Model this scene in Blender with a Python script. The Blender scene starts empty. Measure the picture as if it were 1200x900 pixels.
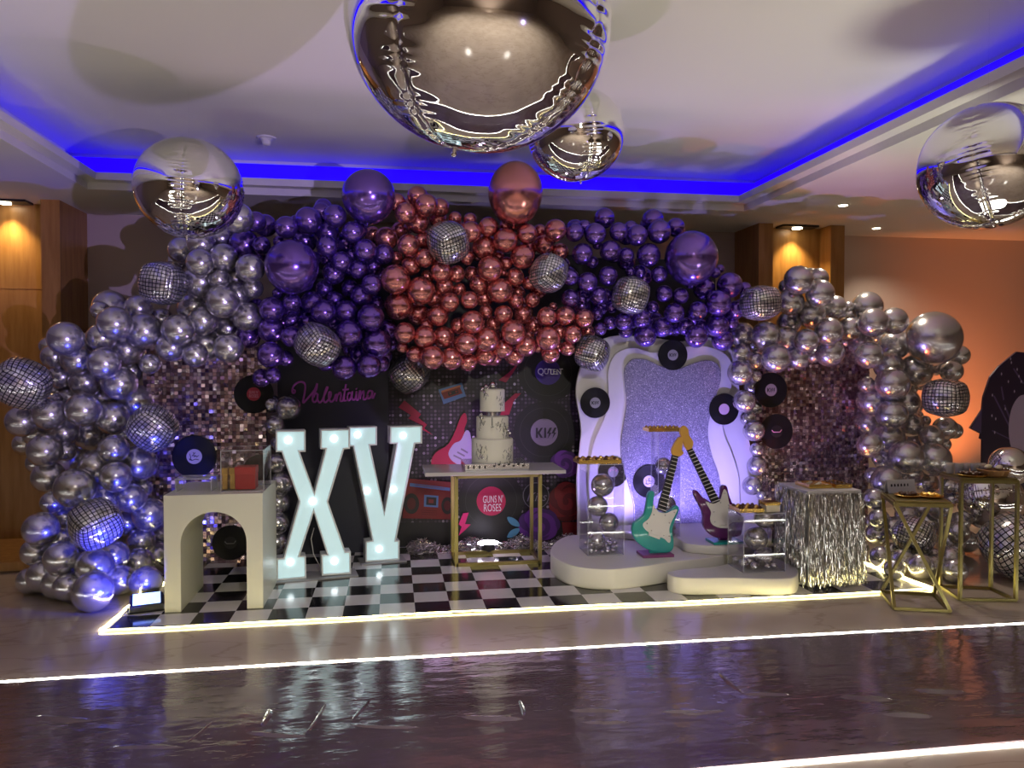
import bpy, bmesh, math, random
from mathutils import Vector, Matrix
R = math.radians
SC = bpy.context.scene
COL = SC.collection
# ------------------------------------------------------------------ camera
CH, YAW, PITCH, F = 1.6, R(8.9), R(1.27), 900.0
cd = bpy.data.cameras.new('camera'); cam = bpy.data.objects.new('camera', cd); COL.objects.link(cam)
cam.location = (0, 0, CH); cam.rotation_euler = (R(90) - PITCH, 0, -YAW)
cd.sensor_width = 36; cd.lens = 36 * F / 1200; cd.clip_start = .05; SC.camera = cam
FWD = Vector((math.sin(YAW) * math.cos(PITCH), math.cos(YAW) * math.cos(PITCH), -math.sin(PITCH)))
RGT = Vector((math.cos(YAW), -math.sin(YAW), 0)); UPV = RGT.cross(FWD); EYE = Vector((0, 0, CH))
def ray(x, y): return FWD + RGT * ((x - 600) / F) + UPV * ((450 - y) / F)
def onD(x, y, d): return EYE + ray(x, y) * d
def onY(x, y, Y): r = ray(x, y); return EYE + r * (Y / r.y)
def onZ(x, y, z): r = ray(x, y); return EYE + r * ((z - CH) / r.z)
def onP(x, y, p0, n): r = ray(x, y); return EYE + r * ((p0 - EYE).dot(n) / r.dot(n))
def dep(p): return (p - EYE).dot(FWD)
def pix(p):
    v = p - EYE; d = v.dot(FWD); return (600 + F * v.dot(RGT) / d, 450 - F * v.dot(UPV) / d)
# ------------------------------------------------------------------ view, world, main lights
SC.view_settings.view_transform = 'Standard'; SC.view_settings.look = 'None'
SC.view_settings.exposure = 0.15; SC.view_settings.gamma = 1; SC.view_settings.use_curve_mapping = False
SC.cycles.max_bounces = 8; SC.cycles.glossy_bounces = 5; SC.cycles.diffuse_bounces = 3
SC.cycles.transmission_bounces = 6; SC.cycles.transparent_max_bounces = 10
SC.cycles.caustics_reflective = False; SC.cycles.caustics_refractive = False
SC.cycles.sample_clamp_indirect = 3
w = bpy.data.worlds.new('world'); SC.world = w; w.use_nodes = True
w.node_tree.nodes['Background'].inputs[0].default_value = (.5, .48, .52, 1)
w.node_tree.nodes['Background'].inputs[1].default_value = .05
def lamp(name, kind, loc, to, power, col, size=.3, size_y=None, angle=60, blend=.6):
    l = bpy.data.lights.new(name, kind); o = bpy.data.objects.new(name, l); COL.objects.link(o)
    o.location = loc; l.energy = power; l.color = col
    if kind == 'AREA':
        l.size = size
        if size_y: l.shape = 'RECTANGLE'; l.size_y = size_y
    else: l.shadow_soft_size = size
    if kind == 'SPOT': l.spot_size = R(angle); l.spot_blend = blend
    o.rotation_euler = (Vector(to) - Vector(loc)).to_track_quat('-Z', 'Y').to_euler()
    return o
# uplights added out of frame to brighten the ceiling; the small lamps among the decoration come last
lamp('ceiling_fill_light', 'SPOT', (-2.9, 1.2, .5), (-2.0, 3.2, 3.4), 135, (1, .97, .8), .48, angle=66, blend=.8)
lamp('ceiling_fill_light', 'SPOT', (3.25, 3.1, .4), (2.5, 3.8, 3.4), 138, (1, .97, .8), .4, angle=86, blend=.8)
lamp('hall_bounce_fill', 'SPOT', (-1.5, -2.6, 3.35), (-1.2, -2.0, 0), 420, (1, .92, .8), .12, angle=118, blend=.8)  # added pair, unseen, so the hall bounces more light forward
lamp('hall_bounce_fill', 'SPOT', (2.6, -2.6, 3.35), (2.6, -2.0, 0), 420, (1, .92, .8), .12, angle=118, blend=.8)
lamp('hall_ceiling_spot', 'SPOT', (0.9, -1.4, 3.3), (0.5, 6.0, .5), 460, (1, .93, .78), .14, angle=44, blend=1)
lamp('hall_wall_fill', 'SPOT', (0.5, -5.2, .2), (0.5, -7.5, 1.8), 320, (1, .9, .78), .1, angle=120, blend=.8)  # added lamp, turns the unseen hall wall into a bounce source
lamp('violet_stage_spot', 'SPOT', (3.0, -2.4, .6), (-1.6, 3.9, 3.4), 1150, (.5, .38, 1), .04, angle=38, blend=.3)
lamp('blue_flood', 'SPOT', onZ(168, 706, .14), onY(105, 610, 5.7), 100, (.02, .03, 1), .03, angle=100, blend=.9)
lamp('violet_uplight', 'SPOT', onZ(846, 626, .27), onY(850, 470, 6.5), 75, (.36, .28, 1), .05, angle=140, blend=.9)
lamp('violet_uplight', 'SPOT', onZ(742, 624, .24), onY(740, 470, 6.5), 42, (.4, .3, 1), .05, angle=140, blend=.9)
lamp('print_uplight', 'SPOT', onZ(572, 640, .13), onY(575, 420, 6.2), 75, (.8, .5, 1), .05, angle=130, blend=.8)
lamp('amber_uplight_wall', 'SPOT', (6.0, 7.0, .16), (6.35, 7.95, 1.35), 190, (1, .25, .06), .08, angle=78, blend=1)
lamp('amber_uplight_shimmer', 'SPOT', (3.35, 5.75, .1), onY(960, 415, 6.1), 36, (1, .16, .03), .05, angle=80, blend=.7)
# ------------------------------------------------------------------ materials
def mat(name, col, rough=.5, metal=0., emit=None, es=0., trans=0., ior=1.45, spec=.5, coat=0., alpha=1.):
    m = bpy.data.materials.new(name); m.use_nodes = True; b = m.node_tree.nodes['Principled BSDF']; I = b.inputs
    I['Base Color'].default_value = (*col, 1); I['Roughness'].default_value = rough; I['Metallic'].default_value = metal
    I['Transmission Weight'].default_value = trans; I['IOR'].default_value = ior; I['Specular IOR Level'].default_value = spec
    I['Coat Weight'].default_value = coat; I['Alpha'].default_value = alpha
    if emit: I['Emission Color'].default_value = (*emit, 1); I['Emission Strength'].default_value = es
    return m
class NT:
    def __init__(s, m): s.m = m; s.t = m.node_tree; s.b = s.t.nodes['Principled BSDF']
    def n(s, typ, **kw):
        o = s.t.nodes.new(typ)
        for k, v in kw.items():
            if k.startswith('i_'): o.inputs[k[2:].replace('_', ' ')].default_value = v
            else: setattr(o, k, v)
        return o
    def l(s, a, b): s.t.links.new(a, b)
    def coords(s, kind='Object', scale=(1, 1, 1)):
        c = s.n('ShaderNodeTexCoord'); mp = s.n('ShaderNodeMapping'); mp.inputs['Scale'].default_value = scale
        s.l(c.outputs[kind], mp.inputs[0]); return mp.outputs[0]
    def noise(s, vec, scale, detail=3, out='Fac'):
        o = s.n('ShaderNodeTexNoise'); o.inputs['Scale'].default_value = scale; o.inputs['Detail'].default_value = detail
        s.l(vec, o.inputs['Vector']); return o.outputs[out]
    def ramp(s, fac, stops):
        o = s.n('ShaderNodeValToRGB'); e = o.color_ramp.elements
        while len(e) > 1: e.remove(e[-1])
        e[0].position, e[0].color = stops[0][0], (*stops[0][1], 1)
        for p, c in stops[1:]: q = e.new(p); q.color = (*c, 1)
        s.l(fac, o.inputs[0]); return o.outputs[0]
    def math(s, op, a, b=None, c=None):
        o = s.n('ShaderNodeMath', operation=op)
        for i, v in enumerate((a, b, c)):
            if v is None: continue
            if isinstance(v, (int, float)): o.inputs[i].default_value = v
            else: s.l(v, o.inputs[i])
        return o.outputs[0]
    def mix(s, fac, a, b):
        o = s.n('ShaderNodeMix', data_type='RGBA'); s.l(fac, o.inputs[0])
        for i, v in ((6, a), (7, b)):
            if isinstance(v, tuple): o.inputs[i].default_value = (*v, 1)
            else: s.l(v, o.inputs[i])
        return o.outputs[2]
    def bump(s, h, strength=.2, dist=.01):
        o = s.n('ShaderNodeBump'); o.inputs['Strength'].default_value = strength; o.inputs['Distance'].default_value = dist
        s.l(h, o.inputs['Height']); s.l(o.outputs[0], s.b.inputs['Normal'])
    def base(s, sock): s.l(sock, s.b.inputs['Base Color'])
M = {}
M['ceiling'] = mat('ceiling_paint', (.8, .78, .72), .8)
M['wall'] = mat('wall_paint', (.55, .45, .39), .7)
M['dark_wall'] = mat('brown_hall_wall', (.3, .23, .18), .7)
def wood():
    m = mat('amber_wood', (.4, .2, .06), .35); t = NT(m); v = t.coords(scale=(5, 5, .6))
    t.base(t.ramp(t.noise(v, 4, 5), [(.3, (.34, .16, .04)), (.7, (.47, .25, .075))])); return m
M['wood'] = wood()
M['wood_dark'] = mat('walnut_wood', (.2, .11, .055), .4)
def marble():
    m = mat('beige_marble', (.5, .4, .32), .13, spec=.55); t = NT(m); v = t.coords()
    a = t.ramp(t.noise(v, 1.6, 4), [(.3, (.52, .43, .34)), (.52, (.58, .48, .39)), (.75, (.63, .53, .44))])
    n2 = t.noise(t.coords(scale=(1, 3, 1)), 1.1, 5); vein = t.ramp(n2, [(.482, (1, 1, 1)), (.5, (.82, .8, .78)), (.515, (1, 1, 1))])
    mx = t.n('ShaderNodeMix', data_type='RGBA', blend_type='MULTIPLY'); mx.inputs[0].default_value = 1
    t.l(a, mx.inputs[6]); t.l(vein, mx.inputs[7]); t.base(mx.outputs[2]); return m
M['marble'] = marble()
def runner():
    m = mat('purple_vinyl_film', (.07, .042, .06), .12, spec=.8, coat=1); t = NT(m); v = t.coords()
    m.node_tree.nodes['Principled BSDF'].inputs['Coat Roughness'].default_value = .07
    t.base(t.ramp(t.noise(v, 1.2, 4), [(.3, (.12, .075, .09)), (.7, (.2, .15, .18))]))
    a = t.noise(t.coords(scale=(.8, 2.6, 1)), 2.2, 5); b = t.noise(t.coords(scale=(1, 1.6, 1)), 9, 3)
    h = t.math('ADD', a, t.math('MULTIPLY', b, .12)); t.bump(h, .3, .03)
    o = [n for n in m.node_tree.nodes if n.type == 'BUMP'][0]; t.l(o.outputs[0], t.b.inputs['Coat Normal']); return m
M['runner'] = runner()
def checker():
    m = mat('checker_vinyl', (1, 1, 1), .12, spec=.5); t = NT(m); c = t.n('ShaderNodeTexCoord'); s = t.n('ShaderNodeSeparateXYZ'); t.l(c.outputs['Object'], s.inputs[0])
    fx = t.math('FLOOR', t.math('DIVIDE', s.outputs[0], .232)); fy = t.math('FLOOR', t.math('DIVIDE', s.outputs[1], .23))
    k = t.math('FLOORED_MODULO', t.math('ADD', fx, fy), 2)
    t.base(t.mix(k, (.012, .012, .014), (.72, .7, .7))); t.bump(t.noise(t.coords(), 5, 3), .12, .01); return m
M['checker'] = checker()
def chrome(name, col, rough):
    m = mat(name, col, rough, .88); return m
M['silver'] = chrome('silver_chrome_latex', (.64, .63, .65), .23)
M['purple'] = chrome('purple_chrome_latex', (.24, .14, .54), .19)
M['rose'] = chrome('rose_gold_chrome_latex', (.76, .31, .31), .2)
M['foil'] = mat('mirror_foil', (.84, .84, .85), .025, 1)
def disco():
    m = mat('disco_foil', (.8, .8, .82), .12, .75); t = NT(m); c = t.n('ShaderNodeTexCoord'); s = t.n('ShaderNodeSeparateXYZ'); t.l(c.outputs['UV'], s.inputs[0])
    g = []
    for i in (0, 1):
        f = t.math('FRACT', s.outputs[i]); g.append(t.math('GREATER_THAN', t.math('ABSOLUTE', t.math('SUBTRACT', f, .5)), .4))
    k = t.math('MAXIMUM', g[0], g[1]); fl = t.n('ShaderNodeVectorMath', operation='FLOOR'); t.l(c.outputs['UV'], fl.inputs[0])
    wn = t.n('ShaderNodeTexWhiteNoise', noise_dimensions='3D'); t.l(fl.outputs[0], wn.inputs['Vector'])
    cellc = t.ramp(wn.outputs['Value'], [(0, (.55, .55, .58)), (1, (.92, .92, .93))])
    t.base(t.mix(k, cellc, (.015, .015, .018)))
    t.l(t.math('ADD', t.math('MULTIPLY', k, .3), .16), t.b.inputs['Roughness'])
    t.bump(t.math('MULTIPLY', wn.outputs['Value'], 1.0), .15, .01); return m
M['disco'] = disco()
def sequin():
    m = mat('mirror_sequin', (.7, .58, .62), .2, .9); t = NT(m); g = t.n('ShaderNodeNewGeometry')
    t.base(t.ramp(g.outputs['Random Per Island'], [(0, (.22, .13, .17)), (.6, (.4, .29, .33)), (.93, (.62, .52, .56)), (1, (.9, .85, .87))])); return m
M['sequin'] = sequin()
M['sequin_back'] = mat('sequin_backing', (.06, .05, .06), .5)
M['black'] = mat('black_board', (.012, .012, .015), .55)
M['navy'] = mat('dark_navy_board', (.024, .027, .045), .45)
M['vinyl'] = mat('record_vinyl', (.008, .008, .009), .4, spec=.25)
M['lab_red'] = mat('record_label_red', (.42, .03, .06), .5)
M['lab_white'] = mat('record_label_white', (.62, .55, .58), .5)
M['lab_grey'] = mat('record_label_grey', (.3, .3, .31), .5)
M['lab_lav'] = mat('record_label_lavender', (.55, .42, .6), .5)
M['ink'] = mat('black_ink', (.01, .01, .012), .5)
M['ink_white'] = mat('white_ink', (.75, .72, .78), .5)
M['ink_pink'] = mat('pink_ink', (.7, .35, .45), .5)
M['white'] = mat('white_lacquer', (.78, .77, .74), .35)
M['cream'] = mat('cream_lacquer', (.75, .74, .62), .35)
M['white_board'] = mat('white_wavy_board', (.72, .7, .74), .5)
def glitter():
    m = mat('lilac_glitter', (.36, .34, .45), .35, .3); t = NT(m); v = t.coords()
    wn = t.n('ShaderNodeTexVoronoi'); wn.inputs['Scale'].default_value = 190; t.l(v, wn.inputs['Vector'])
    sp = t.n('ShaderNodeSeparateColor'); t.l(wn.outputs['Color'], sp.inputs[0])
    t.base(t.ramp(sp.outputs[0], [(0, (.15, .145, .22)), (.6, (.3, .29, .4)), (.93, (.42, .4, .52)), (1, (.9, .88, 1))])); t.bump(sp.outputs[1], .5, .004); return m
M['glitter'] = glitter()
M['letter_face'] = mat('marquee_face', (.55, .72, .75), .4, emit=(.6, .86, .9), es=.42)
M['letter_rim'] = mat('marquee_rim', (.72, .76, .78), .45)
M['bulb'] = mat('led_bulb', (1, 1, 1), .3, emit=(.86, .97, 1), es=4)
M['led_white'] = mat('led_white', (1, 1, 1), .4, emit=(1, .98, .88), es=26)
M['led_warm'] = mat('led_warm', (1, 1, 1), .4, emit=(1, .86, .36), es=19)
M['cove_glow_blue'] = mat('cove_glow_blue', (0, 0, .2), .4, emit=(.012, .0, 1), es=1.35)
M['flood_face'] = mat('flood_face', (1, 1, 1), .4, emit=(.25, .45, 1), es=2.2)
M['par_face'] = mat('par_face', (1, 1, 1), .4, emit=(.86, .78, 1), es=16)
M['downlight'] = mat('downlight_glow', (1, 1, 1), .4, emit=(1, .85, .6), es=14)
M['gold'] = mat('gold_metal', (.3, .255, .1), .38, 1)
M['gold_bright'] = mat('bright_gold', (.85, .58, .16), .25, 1)
M['steel'] = mat('mirror_steel', (.75, .75, .77), .22, .85)
M['stone'] = mat('pale_stone_top', (.55, .53, .53), .25)
M['fondant'] = mat('white_fondant', (.8, .78, .68), .6)
M['silver_bead'] = mat('silver_bead', (.75, .75, .76), .15, 1)
M['sprig'] = mat('grey_sprig', (.16, .16, .15), .6)
def clear(name, f0, tint):
    m = bpy.data.materials.new(name); m.use_nodes = True; t = m.node_tree; t.nodes.clear()
    o = t.nodes.new('ShaderNodeOutputMaterial'); mx = t.nodes.new('ShaderNodeMixShader'); tr = t.nodes.new('ShaderNodeBsdfTransparent'); gl = t.nodes.new('ShaderNodeBsdfGlossy'); fr = t.nodes.new('ShaderNodeLayerWeight')
    tr.inputs[0].default_value = (*tint, 1); gl.inputs['Roughness'].default_value = .03; fr.inputs[0].default_value = .5; mp = t.nodes.new('ShaderNodeMapRange'); mp.inputs[3].default_value = .03; mp.inputs[4].default_value = f0; t.links.new(fr.outputs['Facing'], mp.inputs[0])
    for a, b in ((mp.outputs[0], mx.inputs[0]), (tr.outputs[0], mx.inputs[1]), (gl.outputs[0], mx.inputs[2]), (mx.outputs[0], o.inputs[0])): t.links.new(a, b)
    return m
M['acrylic'] = clear('clear_acrylic', .3, (.95, .95, .97))
M['acrylic_edge'] = mat('acrylic_edge', (.85, .88, .92), .15, alpha=.4)
M['tinsel'] = mat('silver_tinsel', (.8, .8, .78), .14, 1)
M['teal'] = mat('teal_gloss', (.02, .33, .32), .3, coat=.3)
M['plum'] = mat('plum_gloss', (.12, .015, .12), .25, coat=.4)
M['pickguard'] = mat('white_pickguard', (.78, .76, .74), .4)
M['maple'] = mat('maple_orange', (.72, .4, .08), .4)
M['pine'] = mat('magenta_base', (.25, .06, .2), .4)
M['plinth'] = mat('white_plinth', (.72, .7, .66), .45)
M['red_box'] = mat('red_card', (.5, .03, .03), .45)
M['choc'] = mat('chocolate', (.09, .035, .015), .4)
M['biscuit'] = mat('biscuit', (.5, .27, .1), .6)
M['creamy'] = mat('cream_filling', (.78, .7, .5), .5)
M['paper'] = mat('white_card', (.72, .7, .72), .6)
M['script'] = mat('purple_foil_script', (.6, .13, .66), .3, .3)
M['plastic_black'] = mat('black_plastic', (.015, .015, .017), .4)
M['plastic_white'] = mat('white_plastic', (.75, .74, .7), .5)
# ------------------------------------------------------------------ mesh builder (world coordinates)
class MB:
    def __init__(s): s.v = []; s.f = []; s.m = []; s.uv = None
    def add(s, vs, fs, mi=0):
        n = len(s.v); s.v += [Vector(v) for v in vs]; s.f += [tuple(n + i for i in f) for f in fs]; s.m += [mi] * len(fs); return s
    def box(s, a, b, mi=0):
        x0, y0, z0 = a; x1, y1, z1 = b
        return s.add([(x0, y0, z0), (x1, y0, z0), (x1, y1, z0), (x0, y1, z0), (x0, y0, z1), (x1, y0, z1), (x1, y1, z1), (x0, y1, z1)],
                     [(3, 2, 1, 0), (4, 5, 6, 7), (0, 1, 5, 4), (1, 2, 6, 5), (2, 3, 7, 6), (3, 0, 4, 7)], mi)
    def bar(s, a, b, w, d=None, mi=0, up=(0, 0, 1)):
        a, b = Vector(a), Vector(b); t = (b - a).normalized(); u = Vector(up)
        if abs(t.dot(u)) > .95: u = Vector((0, 1, 0))
        x = t.cross(u).normalized() * w / 2; y = x.cross(t).normalized() * (d or w) / 2
        return s.add([a - x - y, a + x - y, a + x + y, a - x + y, b - x - y, b + x - y, b + x + y, b - x + y],
                     [(3, 2, 1, 0), (4, 5, 6, 7), (0, 1, 5, 4), (1, 2, 6, 5), (2, 3, 7, 6), (3, 0, 4, 7)], mi)
    def prism(s, pts, ext, mi=0):
        pts = [Vector(p) for p in pts]; n = len(pts); e = Vector(ext)
        return s.add(pts + [p + e for p in pts], [tuple(range(n)), tuple(range(2 * n - 1, n - 1, -1))] + [((i + 1) % n, i, n + i, n + (i + 1) % n) for i in range(n)], mi)
    def tube(s, path, r, seg=8, mi=0, closed=False):
        path = [Vector(p) for p in path]; n = len(path); rings = []; up = Vector((.13, .2, .97))
        for i, p in enumerate(path):
            t = (path[(i + 1) % n if closed else min(i + 1, n - 1)] - path[i - 1 if (i or closed) else 0]).normalized()
            if abs(t.dot(up)) > .97: up = Vector((.9, .2, .1))
            x = t.cross(up).normalized(); y = x.cross(t); rr = r[i] if isinstance(r, (list, tuple)) else r
            rings.append([p + (x * math.cos(k * 2 * math.pi / seg) + y * math.sin(k * 2 * math.pi / seg)) * rr for k in range(seg)])
        vs = [v for q in rings for v in q]; fs = []
        for i in range(n if closed else n - 1):
            j = (i + 1) % n
            for k in range(seg): fs.append((i * seg + k, i * seg + (k + 1) % seg, j * seg + (k + 1) % seg, j * seg + k))
        if not closed: fs += [tuple(range(seg - 1, -1, -1)), tuple((n - 1) * seg + k for k in range(seg))]
        return s.add(vs, fs, mi)
    def lathe(s, prof, c=(0, 0, 0), seg=32, mi=0, axis='z'):
        vs = []; fs = []; c = Vector(c); n = len(prof)
        for r, h in prof:
            for k in range(seg):
                a = 2 * math.pi * k / seg; x, y = r * math.cos(a), r * math.sin(a)
                vs.append(c + (Vector((x, y, h)) if axis == 'z' else Vector((x, -h, y))))
        for i in range(n - 1):
            for k in range(seg): fs.append((i * seg + k, i * seg + (k + 1) % seg, (i + 1) * seg + (k + 1) % seg, (i + 1) * seg + k))
        fs += [tuple(range(seg - 1, -1, -1)), tuple((n - 1) * seg + k for k in range(seg))]
        return s.add(vs, fs, mi)
    def ball(s, c, r, seg=16, mi=0, sc=(1, 1, 1)):
        prof = [(max(1e-4, math.sin(math.pi * i / (seg // 2))) * r, -math.cos(math.pi * i / (seg // 2)) * r) for i in range(seg // 2 + 1)]
        n = len(s.v); s.lathe(prof, (0, 0, 0), seg, mi)
        for i in range(n, len(s.v)): s.v[i] = Vector(c) + Vector((s.v[i].x * sc[0], s.v[i].y * sc[1], s.v[i].z * sc[2]))
        return s
    def build(s, name, mats, parent=None, smooth=False, bevel=0, base=None):
        mats = mats if isinstance(mats, (list, tuple)) else [mats]
        root = parent
        while root and root.parent: root = root.parent
        if root: off = root.location.copy()
        elif base is not None: off = Vector(base)
        else:
            xs = [v.x for v in s.v]; ys = [v.y for v in s.v]; off = Vector(((min(xs) + max(xs)) / 2, (min(ys) + max(ys)) / 2, min(v.z for v in s.v)))
        me = bpy.data.meshes.new(name); me.from_pydata([v - off for v in s.v], [], s.f); me.update()
        for m in mats: me.materials.append(m)
        for p, i in zip(me.polygons, s.m): p.material_index = i
        bm = bmesh.new(); bm.from_mesh(me); bmesh.ops.recalc_face_normals(bm, faces=bm.faces)
        if smooth:
            for f in bm.faces: f.smooth = len(f.verts) <= 4
            for e in bm.edges:
                if len(e.link_faces) == 2 and e.calc_face_angle(0) > .7: e.smooth = False
        bm.to_mesh(me); bm.free()
        o = bpy.data.objects.new(name, me); COL.objects.link(o)
        if parent: o.parent = parent
        else: o.location = off
        if bevel:
            md = o.modifiers.new('bevel', 'BEVEL'); md.width = bevel; md.segments = 2; md.limit_method = 'ANGLE'; md.angle_limit = R(40)
        return o
def tag(o, label, cat, group=None, kind=None):
    if label: o['label'] = label
    if cat: o['category'] = cat
    if group: o['group'] = group
    if kind: o['kind'] = kind
    return o
def empty(name, loc, label, cat, group=None):
    o = bpy.data.objects.new(name, None); COL.objects.link(o); o.location = loc; o.empty_display_size = .05
    return tag(o, label, cat, group)
def struct(name, mb, m, **k): o = mb.build(name, m, **k); o['kind'] = 'structure'; return o
def crv(pts, n=4, closed=True):
    """Catmull-Rom through 2D points"""
    out = []; N = len(pts)
    for i in range(N if closed else N - 1):
        p = [pts[(i + k - 1) % N] if closed else pts[max(0, min(N - 1, i + k - 1))] for k in range(4)]
        for j in range(n):
            t = j / n; out.append(tuple(.5 * (2 * p[1][a] + (p[2][a] - p[0][a]) * t + (2 * p[0][a] - 5 * p[1][a] + 4 * p[2][a] - p[3][a]) * t * t + (3 * p[1][a] - p[0][a] - 3 * p[2][a] + p[3][a]) * t ** 3) for a in (0, 1)))
    if not closed: out.append(tuple(pts[-1]))
    return out
def text_faces(s, thick=0.0):
    """glyph mesh of the built-in font, normalised to its bounding box (0..1)"""
    c = bpy.data.curves.new('glyphs', 'FONT'); c.body = s; c.resolution_u = 3; o = bpy.data.objects.new('glyphs', c); COL.objects.link(o)
    me = o.to_mesh(); vs = [v.co.copy() for v in me.vertices]; fs = [tuple(p.vertices) for p in me.polygons]; o.to_mesh_clear()
    bpy.data.objects.remove(o); bpy.data.curves.remove(c)
    x0, x1 = min(v.x for v in vs), max(v.x for v in vs); y0, y1 = min(v.y for v in vs), max(v.y for v in vs)
    return [((v.x - x0) / (x1 - x0), (v.y - y0) / (y1 - y0)) for v in vs], fs
def put_text(mb, s, c, w, h, mi=0, shear=0.0, x=Vector((1, 0, 0)), y=Vector((0, 0, 1))):
    vs, fs = text_faces(s); mb.add([Vector(c) + x * ((u - .5 + shear * (v - .5)) * w) + y * ((v - .5) * h) for u, v in vs], fs, mi)
KISS = [[(0, 0), (.1, 0), (.1, .42), (.24, .0), (.36, 0), (.2, .5), (.36, 1), (.25, 1), (.1, .6), (.1, 1), (0, 1)],
        [(.42, 0), (.52, 0), (.52, 1), (.42, 1)],
        [(.6, -.1), (.8, .5), (.7, .5), (.82, 1), (.7, 1), (.56, .42), (.67, .42)],
        [(.84, -.1), (1.04, .5), (.94, .5), (1.06, 1), (.94, 1), (.8, .42), (.91, .42)]]
def put_kiss(mb, c, w, h, mi=0):
    for g in KISS:
        n = len(mb.v); mb.add([Vector(c) + Vector(((x - .53) * w, 0, (y - .5) * h)) for x, y in g], [tuple(range(len(g)))], mi)
# ================================================================== the hall
X0, X1, Y0, Y1, ZC = -6.5, 8.6, -7.5, 7.95, 3.07
TX0, TX1, TY0, TY1, ZT = -2.38, 3.19, -5.5, 6.75, 3.41
struct('floor', MB().box((X0, Y0, -.1), (X1, Y1, 0)), M['marble'], base=(0, 0, 0))
c = MB()
for a, b in (((X0, TY1), (X1, Y1 + .1)), ((X0, Y0), (X1, TY0)), ((X0, TY0), (TX0, TY1)), ((TX1, TY0), (X1, TY1))):
    ax = a[0] - .0; c.box((a[0], a[1], ZC + .06), (b[0], b[1], ZC + .12))
o = .1
for a, b in (((X0, TY1 + o), (X1, Y1 + .1)), ((X0, Y0), (X1, TY0 - o)), ((X0, TY0 - o), (TX0 - o, TY1 + o)), ((TX1 + o, TY0 - o), (X1, TY1 + o))):
    c.box((a[0], a[1], ZC), (b[0], b[1], ZC + .061))
o = .3
c.box((TX0 - o, TY0 - o, ZT), (TX1 + o, TY1 + o, ZT + .05))
c.box((TX0 - o, TY1 + o, ZC + .11), (TX1 + o, TY1 + o + .03, ZT + .01)); c.box((TX0 - o, TY0 - o - .03, ZC + .11), (TX1 + o, TY0 - o, ZT + .01))
c.box((TX0 - o - .03, TY0 - o, ZC + .11), (TX0 - o, TY1 + o, ZT + .01)); c.box((TX1 + o, TY0 - o, ZC + .11), (TX1 + o + .03, TY1 + o, ZT + .01))
struct('ceiling', c, M['ceiling'])
o = .298; z0_, z1_ = ZC + .125, ZT - .03  # emissive band puts the blue LED light of the recess wall into the surface
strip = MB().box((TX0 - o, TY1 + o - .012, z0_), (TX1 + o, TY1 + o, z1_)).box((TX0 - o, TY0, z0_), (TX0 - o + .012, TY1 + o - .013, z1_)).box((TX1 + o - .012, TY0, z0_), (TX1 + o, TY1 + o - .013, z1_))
tag(strip.build('cove_glow_band', M['cove_glow_blue']), 'blue LED glow put into an emissive band in the recess around the raised ceiling', 'light strip')
struct('wall_back', MB().box((X0, Y1, 0), (X1, Y1 + .1, ZC)), M['wall'])
struct('wall_left', MB().box((X0 - .1, Y0, 0), (X0, Y1, ZC)), M['dark_wall'])
struct('wall_right', MB().box((X1, Y0, 0), (X1 + .1, Y1, ZC)), M['dark_wall'])
struct('wall_front', MB().box((X0, Y0 - .1, 0), (X1, Y0, ZC)), M['dark_wall'])
def pillar(nm, xa, xb, yf, n):
    st = .155; dp = .22; m = MB()
    m.box((xa, yf, 0), (xa + st, Y1, ZC)); m.box((xb - st, yf, 0), (xb, Y1, ZC)); m.box((xa + st, yf + dp, 0), (xb - st, Y1, 2.295)); m.box((xa + st, yf + dp, 2.305), (xb - st, Y1, ZC))
    m.box((xa + st, yf + dp + .01, 2.29), (xb - st, Y1, 2.31))
    struct(nm, m, M['wood'])
    cx = (xa + xb) / 2
    r = empty('recessed_downlight', (cx, yf + .1, ZC - .02), f'square black recessed downlight above the {"left" if n else "right"} amber wooden column', 'downlight')
    MB().box((cx - .2, yf + .02, ZC - .02), (cx + .2, yf + .18, ZC - .001)).build('housing', M['plastic_black'], r)
    MB().lathe([(.05, ZC - .03), (.05, ZC - .018)], (cx, yf + .1, 0), 20).build('lamp_disc', M['downlight'], r)
    lamp('downlight_beam', 'SPOT', (cx, yf + .1, ZC - .05), (cx, yf + .2, 0), 34, (1, .72, .34), .03, angle=95, blend=.8)
pillar('wall_left_column', -3.86, -2.885, 7.33, 1)
pillar('wall_right_column', 3.71, 4.66, 7.39, 0)
struct('trim_1', MB().box((-4.6, 6.48, 0), (-2.7, 7.33, .045), 1).box((-4.6, 6.45, .02), (-2.68, 7.33, .088)), [M['wood'], M['wood_dark']])
for px, py, lb in ((1027, 267, 'near the back wall, right of the amber column'), (988, 240, 'nearer the raised ceiling edge, above the amber column')):
    p = onZ(px, py, ZC - .001)
    r = empty('spot_lamp', p, 'small round recessed ceiling spot lamp ' + lb, 'ceiling lamp')
    MB().lathe([(.045, -.006), (.06, 0)], p, 20).build('trim_ring', M['plastic_white'], r)
    MB().lathe([(.038, -.009), (.038, -.004)], p, 20).build('lamp_disc', M['downlight'], r)
    lamp('downlight_beam', 'SPOT', p - Vector((0, 0, .03)), p + Vector((.5, -.35, -2)), 75, (1, .84, .66), .03, angle=120, blend=1)
p = onZ(312, 161, ZT)
r = empty('smoke_detector', p, 'white round smoke detector on the raised ceiling', 'smoke detector')
MB().lathe([(.07, -.012), (.075, 0)], p, 24).build('mounting_base', M['plastic_white'], r)
MB().lathe([(.022, -.065), (.034, -.055), (.036, -.03), (.05, -.012)], p, 24).build('sensor_head', M['plastic_white'], r)
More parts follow.
